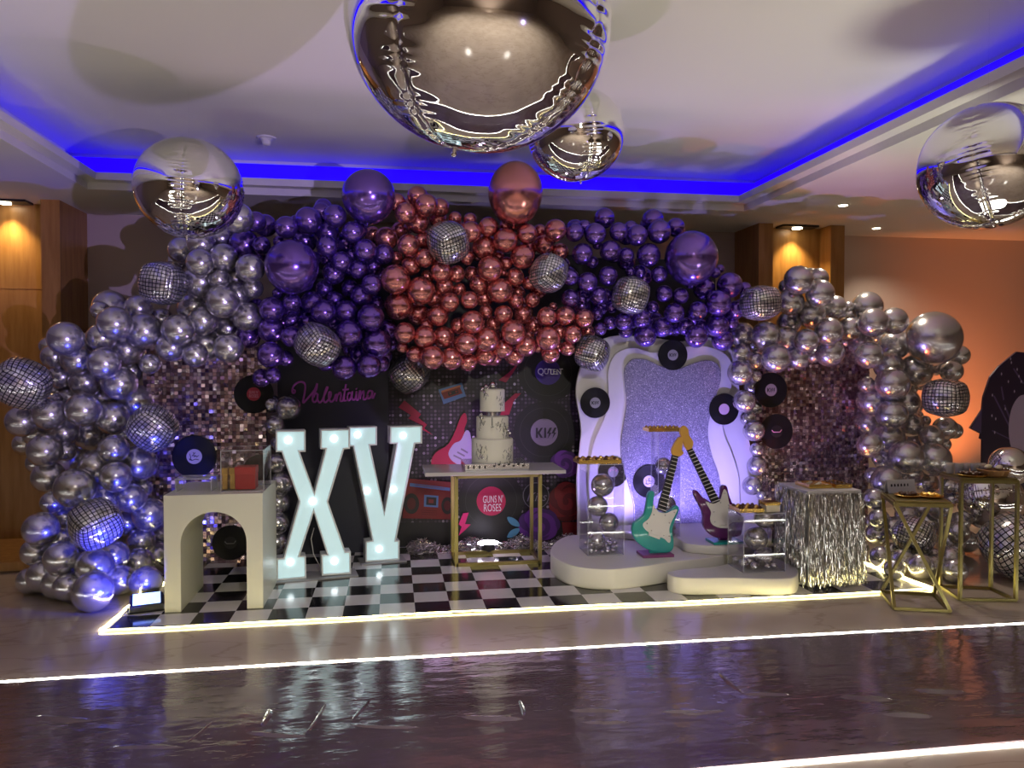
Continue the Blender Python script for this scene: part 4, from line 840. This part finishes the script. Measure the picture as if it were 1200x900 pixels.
# ================================================================== plinths
def plinth(name, pxs, z0, z1, label):
    pts = [onZ(x, y, z1) for x, y in crv(pxs, 6)]
    for p in pts: p.y = min(p.y, Yw - .062)
    o = MB().prism([Vector((p.x, p.y, z0)) for p in pts], (0, 0, z1 - z0)).build('plinth', M['plinth'], bevel=.008); tag(o, label, 'plinth')
    for f in o.data.polygons: f.use_smooth = len(f.vertices) == 4
zA, zB, zC = .155, .125, .225
plinth('a', [(645, 646), (664, 628), (720, 622), (790, 622), (850, 634), (856, 647), (835, 653), (790, 658), (750, 664), (705, 667), (665, 661)], .005, zA, 'large round white plinth carrying the teal guitar')
plinth('c', [(700, 617), (740, 612), (800, 611), (860, 612), (900, 616), (902, 630), (882, 640), (845, 640), (805, 637), (790, 630), (740, 623)], zA + .001, zC, 'upper white plinth at the back carrying the purple guitar')
plinth('b', [(782, 671), (800, 667), (835, 664), (864, 658), (895, 653), (922, 656), (935, 667), (931, 676), (905, 678), (860, 677), (800, 677)], .005, zB, 'low white plinth in front carrying the squat balloon box')
# ================================================================== clear pedestals with balloons in them
def pedestal(l, r_, bot, top, depth, z0, label, balls, small, seed):
    p = onZ(l, bot, z0); y0 = p.y; xa = onY(l, bot, y0).x; xb = onY(r_, bot, y0).x; z1 = onY(l, top, y0).z
    case('clear_pedestal', xa, xb, y0, y0 + depth, z0 + .001, z1, label, 'pedestal', lid=True); yc = y0 + depth / 2; done = []
    for x, y, d in balls:
        c = onY(x, y, yc); r = d / F * dep(c) / 2; r = min(r, depth / 2 - .008); c.x = min(max(c.x, xa + r + .006), xb - r - .006); c.z = max(c.z, z0 + r + .008)
        for k in range(30):
            bad = [(p_, s_) for p_, s_ in done if (p_ - c).length < (r + s_) * .97]
            if not bad: break
            c.z += .01
        done.append((c, r)); o = obj('balloon', LATEX['silver'], c, r, (R(40), R(20), 0)); yield_.append((o, c))
    q = random.Random(seed); n = 0
    for _ in range(400):
        r = q.uniform(*small[1]); c = Vector((q.uniform(xa + r + .006, xb - r - .006), q.uniform(y0 + r + .006, y0 + depth - r - .006), z0 + r + .008 + (q.random() * .05 if n > 12 else 0)))
        if all((p_ - c).length > (r + s_) for p_, s_ in done):
            done.append((c, r)); o = obj('silver_ball', BALL, c, r); n += 1; tag(o, small[2], 'ball', small[3])
            if n >= small[0]: break
    return xa, xb, y0, z1
bb = MB().ball((0, 0, 0), 1, 20).build('silver_ball', M['silver_bead'], smooth=True, base=(0, 0, 0)); BALL = bb.data; bpy.data.objects.remove(bb)
ON = ['lowest', 'second from bottom', 'third from bottom', 'topmost']
yield_ = []
PA = pedestal(689, 731, 652, 545, .26, zA, 'tall clear acrylic pedestal filled with silver balloons on the round plinth', [(699, 634, 22), (715, 612, 23), (700.5, 602, 24), (706, 579, 27)], (24, (.012, .024), 'little silver ball at the bottom of the tall clear pedestal', 'silver balls in the tall pedestal'), 1)
for i, (o, c) in enumerate(sorted(yield_, key=lambda q: q[1].z)): tag(o, f'silver balloon {ON[min(i, 3)] if i < 4 else "topmost"} inside the tall clear pedestal on the round plinth', 'balloon', 'balloons inside the clear pedestals')
yield_ = []
PB = pedestal(871.5, 920, 672, 603, .26, zB, 'squat clear acrylic box with silver balloons on the low front plinth', [(895, 657, 23), (886, 632, 27), (903, 612, 26)], (9, (.018, .045), 'small silver ball at the bottom of the squat clear box', 'silver balls in the squat box'), 2)
for i, (o, c) in enumerate(sorted(yield_, key=lambda q: q[1].z)): tag(o, f'silver balloon, {("lowest", "middle", "top")[i]} one inside the squat clear box', 'balloon', 'balloons inside the clear pedestals')
yield_ = []
pc = onZ(770, 634, zC - .07)
PCx = pedestal(771, 797, 640, 507, .17, zA, 'slim tall clear pedestal behind the teal guitar', [(786, 621, 22), (789, 591, 23), (776, 546, 20)], (2, (.02, .03), 'small silver ball at the bottom of the slim pedestal', 'silver balls in the slim pedestal'), 3)
for i, (o, c) in enumerate(sorted(yield_, key=lambda q: q[1].z)): tag(o, f'pale silver balloon, {("lowest", "middle", "top")[i]} one in the slim pedestal behind the teal guitar', 'balloon', 'balloons inside the clear pedestals')
ORD2 = ['first', 'second', 'third', 'fourth', 'fifth', 'sixth', 'seventh', 'eighth']
def treat_tray(xa, xb, ya, yb_, z, n, lab, mats, labt, seed, hh=.022):
    e = empty('treat_tray', ((xa + xb) / 2, (ya + yb_) / 2, z), lab, 'tray')
    MB().box((xa, ya, z + .001), (xb, yb_, z + .012)).build('tray_base', M['gold_bright'], e, bevel=.002)
    m = MB(); t = .006
    m.box((xa, ya, z + .012), (xb, ya + t, z + .03)).box((xa, yb_ - t, z + .012), (xb, yb_, z + .03)).box((xa, ya + t, z + .012), (xa + t, yb_ - t, z + .03)).box((xb - t, ya + t, z + .012), (xb, yb_ - t, z + .03)); m.build('tray_rim', M['gold_bright'], e)
    nx, ny = n; q = random.Random(seed)
    for i in range(nx):
        for j in range(ny):
            cx_ = xa + (xb - xa) * (i + .5) / nx; cy_ = ya + (yb_ - ya) * (j + .5) / ny; s = min((xb - xa) / nx, (yb_ - ya) / ny) * .38; k = mats[(i + j) % len(mats)]
            mb = MB().lathe([(s * .8, z + .0125), (s, z + .0125 + hh * .4), (s * .95, z + .0125 + hh), (s * .55, z + .0125 + hh * 1.35), (.002, z + .0125 + hh * 1.45)], (cx_, cy_, 0), 14)
            tag(mb.build('chocolate_treat', M[k], smooth=True), labt + f', {["front", "second", "third", "back"][j]} row, {ORD2[i]} from left', 'treat', labt)
treat_tray(PA[0] - .07, PA[1] - .02, PA[2] + .0, PA[2] + .2, PA[3] + .006, (7, 3), 'gold tray of treats on the tall clear pedestal', ['gold_bright', 'choc', 'biscuit'], 'small treat on the tall clear pedestal', 4)
treat_tray(PB[0] - .02, PB[0] + .165, PB[2] + .02, PB[2] + .2, PB[3] + .006, (5, 3), 'gold tray of treats on the squat clear box', ['choc', 'gold_bright'], 'chocolate treat on the squat clear box', 5)
sb = PB
small_box('gift_box', sb[0] + .185, sb[0] + .29, sb[2] + .03, sb[2] + .13, sb[3] + .006, sb[3] + .075, M['creamy'], 'cream box beside the chocolates on the squat clear box', 'box', lid=M['gold_bright'])
treat_tray(PCx[0] - .08, PCx[1] + .0, PCx[2] + .0, PCx[2] + .15, PCx[3] + .006, (8, 2), 'gold tray of treats on the slim pedestal left of the guitar heads', ['gold_bright', 'biscuit'], 'small treat on the slim pedestal', 6)
# ================================================================== cut-out guitars
def G(x, y): return (730 + x / 5, 490 + y / 5)
def guitar(foot, lab, body, guard, bridge, neck, head, bm, base_px, frets, basem):
    z0, px, py = foot; p0 = onZ(px, py, z0); Yg = p0.y - .02; e = empty('guitar', p0, lab, 'guitar')
    def pl(name, pts, y, th, m, sm=4, bev=.004, par=None):
        return MB().prism([onY(*G(*k), Yg) + Vector((0, y, 0)) for k in (crv(pts, sm) if sm else pts)], (0, th, 0)).build(name, m, par or e, bevel=bev)
    lo = min(onY(*G(*k), Yg).z for k in body)
    pl('body', body, 0, .045, M[bm], bev=.008); pl('pickguard', guard, -.008, .0078, M['pickguard'], bev=.002)
    nk = pl('neck', neck, -.014, .03, M['ink'], 0, .002)
    pl('headstock', head, -.012, .026, M['maple'], 3)
    m = MB(); (a, b), (c, d) = (neck[0], neck[1]), (neck[3], neck[2])
    ps = [onY(*G(*k), Yg) + Vector((0, -.0165, 0)) for k in neck[:4]]
    for i in range(frets):
        t = (i + .5) / frets; l_ = ps[0].lerp(ps[3], t); r_ = ps[1].lerp(ps[2], t); m.bar(l_, r_, .009, .004)
    m.build('frets', M['pickguard'], nk)
    pl('bridge', bridge, -.02, .0115, M['white'], 0, .001)
    m = MB()
    for k in guard[::2]:
        cx_ = sum(g[0] for g in guard) / len(guard); cy_ = sum(g[1] for g in guard) / len(guard); c_ = onY(*G(cx_ + (k[0] - cx_) * .8, cy_ + (k[1] - cy_) * .8), Yg)
        MB().ball(c_ + Vector((0, -.009, 0)), .006, 8).build('screw', M['steel'], e)
    a, b = onZ(*base_px[0], z0), onZ(*base_px[1], z0); y1 = min(a.y, b.y)
    MB().box((a.x, p0.y - .07, z0 + .001), (b.x, p0.y + .1, z0 + .022)).build('base_board', M[basem], e, bevel=.002)
    MB().box(((a.x + b.x) / 2 - .05, Yg + .01, z0 + .02), ((a.x + b.x) / 2 + .05, Yg + .04, lo + .03)).build('support_block', M[bm], e)
    return e
guitar((zA, 772, 651), 'teal cut-out electric guitar on the round plinth', [(158, 432), (178, 428), (187, 445), (181, 480), (182, 512), (215, 548), (245, 555), (275, 545), (300, 520), (322, 515), (331, 535), (318, 570), (302, 610), (292, 660), (299, 720), (294, 768), (262, 790), (200, 788), (130, 762), (80, 722), (57, 672), (62, 622), (98, 592), (128, 560), (140, 500), (146, 455)],
       [(178, 506), (205, 545), (250, 556), (290, 540), (317, 536), (300, 575), (281, 612), (270, 655), (279, 708), (268, 730), (240, 706), (200, 690), (150, 668), (121, 641), (118, 616), (148, 590), (168, 552)],
       [(148, 666), (216, 690), (210, 708), (146, 684)], [(290, 216), (322, 224), (246, 552), (200, 536)], [(289, 214), (284, 186), (299, 150), (325, 112), (346, 118), (347, 160), (343, 185), (355, 205), (326, 224)], 'teal', [(752, 653), (790, 653)], 15, 'pine')
guitar((zC, 851, 636), 'deep purple cut-out electric guitar on the upper plinth', [(420, 425), (440, 430), (470, 465), (490, 476), (520, 495), (556, 490), (575, 460), (578, 412), (595, 394), (613, 405), (627, 460), (650, 510), (690, 560), (708, 600), (702, 650), (690, 688), (640, 700), (590, 709), (530, 694), (490, 660), (472, 620), (474, 570), (455, 520), (421, 456)],
       [(484, 488), (528, 500), (565, 482), (584, 432), (595, 416), (610, 440), (622, 500), (650, 545), (682, 568), (704, 578), (698, 604), (640, 610), (600, 640), (560, 640), (522, 622), (510, 590), (515, 550), (495, 512)],
       [(560, 626), (610, 626), (606, 642), (562, 640)], [(375, 188), (404, 176), (566, 484), (522, 500)], [(372, 186), (350, 142), (334, 92), (335, 60), (358, 44), (381, 66), (386, 100), (410, 136), (405, 170), (392, 182)], 'plum', [(833, 637), (870, 637)], 16, 'teal')
# ================================================================== tinsel table
a = onZ(942, 690, .005); b = onZ(1009, 688, .005); yt = 5.12; xa, xb = onY(941, 690, yt).x + .03, onY(1008, 690, yt).x; zt3 = onY(975, 575, yt).z; dp_ = .42
tt = empty('tinsel_table', ((xa + xb) / 2, yt + dp_ / 2, .005), 'small square table with a skirt of silver tinsel fringe', 'table')
MB().box((xa, yt, zt3 - .03), (xb, yt + dp_, zt3)).build('tabletop', M['white'], tt, bevel=.003)
for x in (xa + .04, xb - .04):
    for y in (yt + .04, yt + dp_ - .04): MB().box((x - .018, y - .018, .006), (x + .018, y + .018, zt3 - .03)).build('leg', M['plastic_white'], tt)
q = random.Random(21); m = MB()
for lay_ in range(3):
    for side in range(4):
        L_ = xb - xa if side % 2 == 0 else dp_
        for i in range(int(L_ / .0042)):
            u = q.random() * L_; off = .004 + .007 * lay_ + q.random() * .01; w_ = q.uniform(.0016, .003); z = zt3 - .012 - q.random() * .02; pts = []; n_ = 12; drift = q.gauss(0, .02); bot = q.uniform(.008, .05); ph = q.random() * 6; tq = q.uniform(9, 26)
            for k in range(n_ + 1):
                t = k / n_; s = u + drift * t + .004 * math.sin(ph + 9 * t); o_ = off + .02 * t * (1 - .3 * t) + .005 * math.sin(ph * 2 + 11 * t)
                P0 = [Vector((xa + s, yt - o_, 0)), Vector((xb + o_, yt + s, 0)), Vector((xa + s, yt + dp_ + o_, 0)), Vector((xa - o_, yt + s, 0))][side]; P0.z = z + (bot - z) * t
                tw = ph + t * tq; d = Vector((math.cos(tw), math.sin(tw), 0)) * w_; pts += [P0 - d, P0 + d]
            m.add(pts, [(2 * k, 2 * k + 1, 2 * k + 3, 2 * k + 2) for k in range(n_)])
f = m.build('tinsel_skirt', M['tinsel'], tt); f['kind'] = 'stuff'
treat_tray(xa + .07, xa + .25, yt + .1, yt + .3, zt3, (4, 4), 'tray of pale biscuits on the tinsel table', ['biscuit', 'creamy'], 'pale biscuit on the tinsel table', 9, .012)
treat_tray(xa + .27, xb - .02, yt + .08, yt + .3, zt3, (4, 4), 'tray of dark chocolates on the tinsel table', ['choc'], 'dark chocolate on the tinsel table', 10, .012)
# ================================================================== gold geometric tables
def OO(x, y): return (1000 + x / 5.625, 560 + y / 5.625)
Bq = [onZ(*OO(*k), .012) for k in ((185, 750), (270, 860), (638, 878), (530, 768))]; zt4 = .7
Tq = [Vector((p.x, p.y, zt4)) for p in Bq]; ctr = sum((Vector((p.x, p.y, 0)) for p in Bq), Vector()) / 4
g1 = empty('gold_table', ctr, 'lower gold geometric table with crossed slanting legs', 'table')
for i in range(4): MB().bar(Tq[i], Bq[(i + 1) % 4], .02).build('leg', M['gold'], g1)
for i in range(4): MB().bar(Tq[i], Tq[(i + 1) % 4], .024).build('rail', M['gold'], g1); MB().bar(Bq[i], Bq[(i + 1) % 4], .02).build('rail', M['gold'], g1)
MB().prism([p + Vector((0, 0, .012)) for p in Tq], (0, 0, .012)).build('tabletop', M['gold'], g1)
zg1 = zt4 + .0245
Cq = [onZ(*OO(*k), .012) for k in ((572, 712), (702, 800), (1070, 806), (905, 728))]; zt5 = .82
T2 = [Vector((p.x, p.y, zt5)) for p in Cq]; ctr2 = sum((Vector((p.x, p.y, 0)) for p in Cq), Vector()) / 4
g2 = empty('gold_table', ctr2, 'taller gold square frame table with straight legs at the right', 'table')
for i in range(4): MB().bar(T2[i], Cq[i], .02).build('leg', M['gold'], g2)
for i in range(4): MB().bar(T2[i], T2[(i + 1) % 4], .024).build('rail', M['gold'], g2); MB().bar(Cq[i], Cq[(i + 1) % 4], .02).build('rail', M['gold'], g2)
MB().prism([p + Vector((0, 0, .012)) for p in T2], (0, 0, .012)).build('tabletop', M['gold'], g2)
zg2 = zt5 + .0245
def on_table(T, u, v): return T[1].lerp(T[2], u).lerp(T[0].lerp(T[3], u), v)
# treats on the lower table
def round_tray(c, r, lab, cup=False):
    e = empty('serving_tray', c, lab, 'tray')
    MB().lathe([(r * .8, .0005), (r, .014), (r - .006, .016), (r * .78, .006)], c, 28).build('dish', M['gold_bright'], e, smooth=True)
def clock(i, a, n):
    if i == 0: return ', at the centre'
    return (', inner ' if i < n * .45 else ', outer ') + ['right', 'back right', 'back', 'back left', 'left', 'front left', 'front', 'front right'][int(round(a / (math.pi / 4))) % 8]
def treat(c, m_, lab, grp, s=.02, h=.02, nm='chocolate_treat'):
    o = MB().lathe([(s * .75, 0), (s, h * .3), (s, h), (s * .6, h * 1.3), (.002, h * 1.4)], c, 14).build(nm, M[m_], smooth=True); tag(o, lab, 'treat', grp)
q = random.Random(31)
for (u, v, lab, mt, lt) in ((.33, .45, 'round gold dish with chocolate treats on the lower gold table', 'choc', 'chocolate treat in the dish on the lower gold table'), (.74, .45, 'round gold dish with golden treats on the lower gold table', 'gold_bright', 'golden treat in the dish on the lower gold table')):
    c = on_table(Tq, u, v); c.z = zg1; round_tray(c, .085, lab)
    for i in range(9):
        a = i * 2.4; rr_ = .058 * math.sqrt(i / 9); treat(c + Vector((rr_ * math.cos(a), rr_ * math.sin(a), .007)), mt, lt.replace(' treat in the dish', ' treat') + clock(i, a, 9), lt, .017, .018)
c = on_table(Tq, .35, .85); c.z = zg1
cd_ = empty('tent_card', c, 'white card with black lettering standing on the lower gold table', 'card')
MB().add([c + Vector((-.11, 0, 0)), c + Vector((.11, .01, 0)), c + Vector((.11, .03, .09)), c + Vector((-.11, .02, .09))], [(0, 1, 2, 3)]).prism([c + Vector((-.11, .02, .09)), c + Vector((.11, .03, .09)), c + Vector((.11, .032, .09)), c + Vector((-.11, .022, .09))], (0, .035, -.09)).build('card', M['paper'], cd_)
t = MB(); qx = Vector((.22, .01, 0)).normalized(); qz = Vector((0, .02, .09)).normalized()
for i in range(7): t.prism([c + qx * (-.085 + .026 * i) + qz * .045 + Vector((0, -.0015 + .0006 * i + .0045, 0)) + qx * dx + qz * dz for dx, dz in ((0, 0), (.014, .002), (.012, .02), (.002, .017))], (0, -.001, 0))
t.build('card_lettering', M['ink'], cd_)
# treats on the taller table: cups of drink behind, a pastry tray and biscuits in front
names = ['first from the left', 'second from the left', 'third from the left', 'fourth from the left', 'fifth from the left']
for i in range(5):
    c = on_table(T2, .06 + .15 * i, .72 - .04 * (i % 2)); c.z = zg2
    e = empty('dessert_cup', c, f'small clear cup of brown dessert on the taller gold table, {names[i]}', 'cup', 'dessert cups')
    MB().lathe([(.024, .0005), (.03, .075), (.028, .075), (.022, .004)], c, 20).build('cup_wall', M['acrylic_edge'], e, smooth=True)
    MB().lathe([(.021, .005), (.0255, .06), (.012, .068)], c, 20).build('filling', M['choc' if i % 2 else 'biscuit'], e, smooth=True)
c = on_table(T2, .3, .25); c.z = zg2; round_tray(c, .1, 'round gold dish of chocolates at the front of the taller gold table')
for i in range(10):
    a = i * 2.4; rr_ = .07 * math.sqrt(i / 10); lt = 'chocolate in the front dish on the taller gold table'; treat(c + Vector((rr_ * math.cos(a), rr_ * math.sin(a), .007)), 'choc', lt.replace(' in the front dish', '') + clock(i, a, 10), lt, .018, .02)
c = on_table(T2, .74, .38); c.z = zg2; e = empty('tart', c, 'fluted brown tart on the taller gold table', 'tart')
N_ = 36; m = MB(); prof = [(.075, .0005), (.1, .045), (.094, .047)]; vs = []
for r_, h in prof:
    for k in range(N_): a = 2 * math.pi * k / N_; vs.append(c + Vector(((r_ + (.004 if k % 2 else 0)) * math.cos(a), (r_ + (.004 if k % 2 else 0)) * math.sin(a), h)))
m.add(vs, [(i * N_ + k, i * N_ + (k + 1) % N_, (i + 1) * N_ + (k + 1) % N_, (i + 1) * N_ + k) for i in range(2) for k in range(N_)] + [tuple(range(N_ - 1, -1, -1))]); m.build('pastry_shell', M['biscuit'], e)
MB().lathe([(.093, .038), (.05, .05), (.002, .052)], c, 30).build('filling', M['choc'], e, smooth=True)
for i in range(4):
    o_ = MB().ball(c + Vector((.045 * math.cos(i * 1.57), .045 * math.sin(i * 1.57), .062)), .02, 12, sc=(1.2, 1, .7)); tag(o_.build('cream_puff', M['creamy'], smooth=True), 'pale puff on the ' + ['right', 'back', 'left', 'front'][i] + ' of the brown tart', 'treat', 'puffs on the tart')
# ================================================================== printed standee at the far right
Ys = 6.35
def SS(x, y): return (1080 + x / 5.625, 400 + y / 5.625)
p = onY(1190, 560, Ys); sd = empty('printed_standee', (p.x, Ys, 0), 'dark purple cut-out printed board standing at the right edge', 'standee')
out = [SS(*k) for k in ((400, 760), (402, 650), (385, 640), (392, 610), (320, 572), (400, 450), (408, 370), (452, 235), (510, 165), (628, 68), (700, 75), (840, 190), (900, 400), (930, 760))]
pts = [onY(x, y, Ys) for x, y in out]; pts[0].z = 0; pts[-1].z = 0
M['st_dark'] = mat('standee_print_dark', (.035, .02, .05), .35)
M['st_mid'] = mat('standee_print_violet', (.12, .08, .2), .35); M['st_lav'] = mat('standee_print_lavender', (.5, .4, .58), .5)
MB().prism(pts, (0, .02, 0)).build('board', M['st_dark'], sd)
m = MB(); q = random.Random(2)
def sp_poly(pts, mi, k): m.add([onY(*SS(x, y), Ys) + Vector((0, -.001 - .0008 * k, 0)) for x, y in pts], [tuple(range(len(pts)))], mi)
sp_poly(crv([(640, 365), (590, 450), (572, 580), (590, 700), (640, 760), (720, 740), (780, 600), (760, 440), (700, 360)], 4), 1, 2)
sp_poly([(395, 452), (326, 572), (392, 606)], 0, 2)
for x, y, a, l in ((470, 360, 1.1, 230), (540, 420, 1.2, 160), (460, 590, .45, 170), (520, 300, 1.4, 90), (600, 180, 1.0, 120)):
    sp_poly([(x, y), (x + 10, y - 4), (x + 10 + l * math.cos(a), y - 4 + l * math.sin(a)), (x + l * math.cos(a), y + l * math.sin(a))], 0, 1)
for x, y in ((585, 115), (590, 140), (465, 355), (525, 215), (487, 510), (570, 265), (628, 185), (462, 490), (550, 445), (480, 600), (640, 230), (655, 265), (610, 330)):
    sp_poly([(x, y - 12), (x + 5, y), (x, y + 12), (x - 5, y)], 1, 3)
m.build('printed_picture', [M['st_mid'], M['st_lav']], sd)
MB().prism([(p.x, Ys + .021, 0), (p.x, Ys + .021, .9), (p.x, Ys + .45, 0)], (.02, 0, 0)).build('rear_strut', M['black'], sd)
up = empty('uplight', (6.0, 7.0, 0), 'small amber uplight on the floor behind the right silver column', 'lamp')
MB().lathe([(.06, .001), (.075, .03), (.075, .12), (.065, .12)], (6.0, 7.0, 0), 24).build('can', M['plastic_black'], up)
# ================================================================== flood lamp on the floor
p = onZ(172, 716, .005); fl = empty('flood_lamp', (p.x, p.y, .005), 'small blue LED floodlight lying on the mat corner by the arch table', 'lamp')
ax = Vector((.96, .28, 0)).normalized(); ay = Vector((-.28, .96, 0)).normalized()
def fb(x0, x1, y0, y1, z0, z1): return [p + ax * x + ay * y + Vector((0, 0, z)) for x, y, z in ((x0, y0, z0), (x1, y0, z0), (x1, y1, z0 + .045), (x0, y1, z0 + .045))], (0, 0, z1 - z0)
MB().prism(*fb(-.1, .1, -.05, .08, .012, .05)).build('housing', M['plastic_black'], fl, bevel=.004)
MB().prism(*fb(-.082, .082, -.036, .064, .0535, .0565)).build('glowing_face', M['flood_face'], fl)
MB().tube([p + ax * .11 + Vector((0, 0, .03)), p + ax * .11 - ay * .03 + Vector((0, 0, .004)), p - ax * .11 - ay * .03 + Vector((0, 0, .004)), p - ax * .11 + Vector((0, 0, .03))], .006, 6).build('bracket', M['plastic_black'], fl)
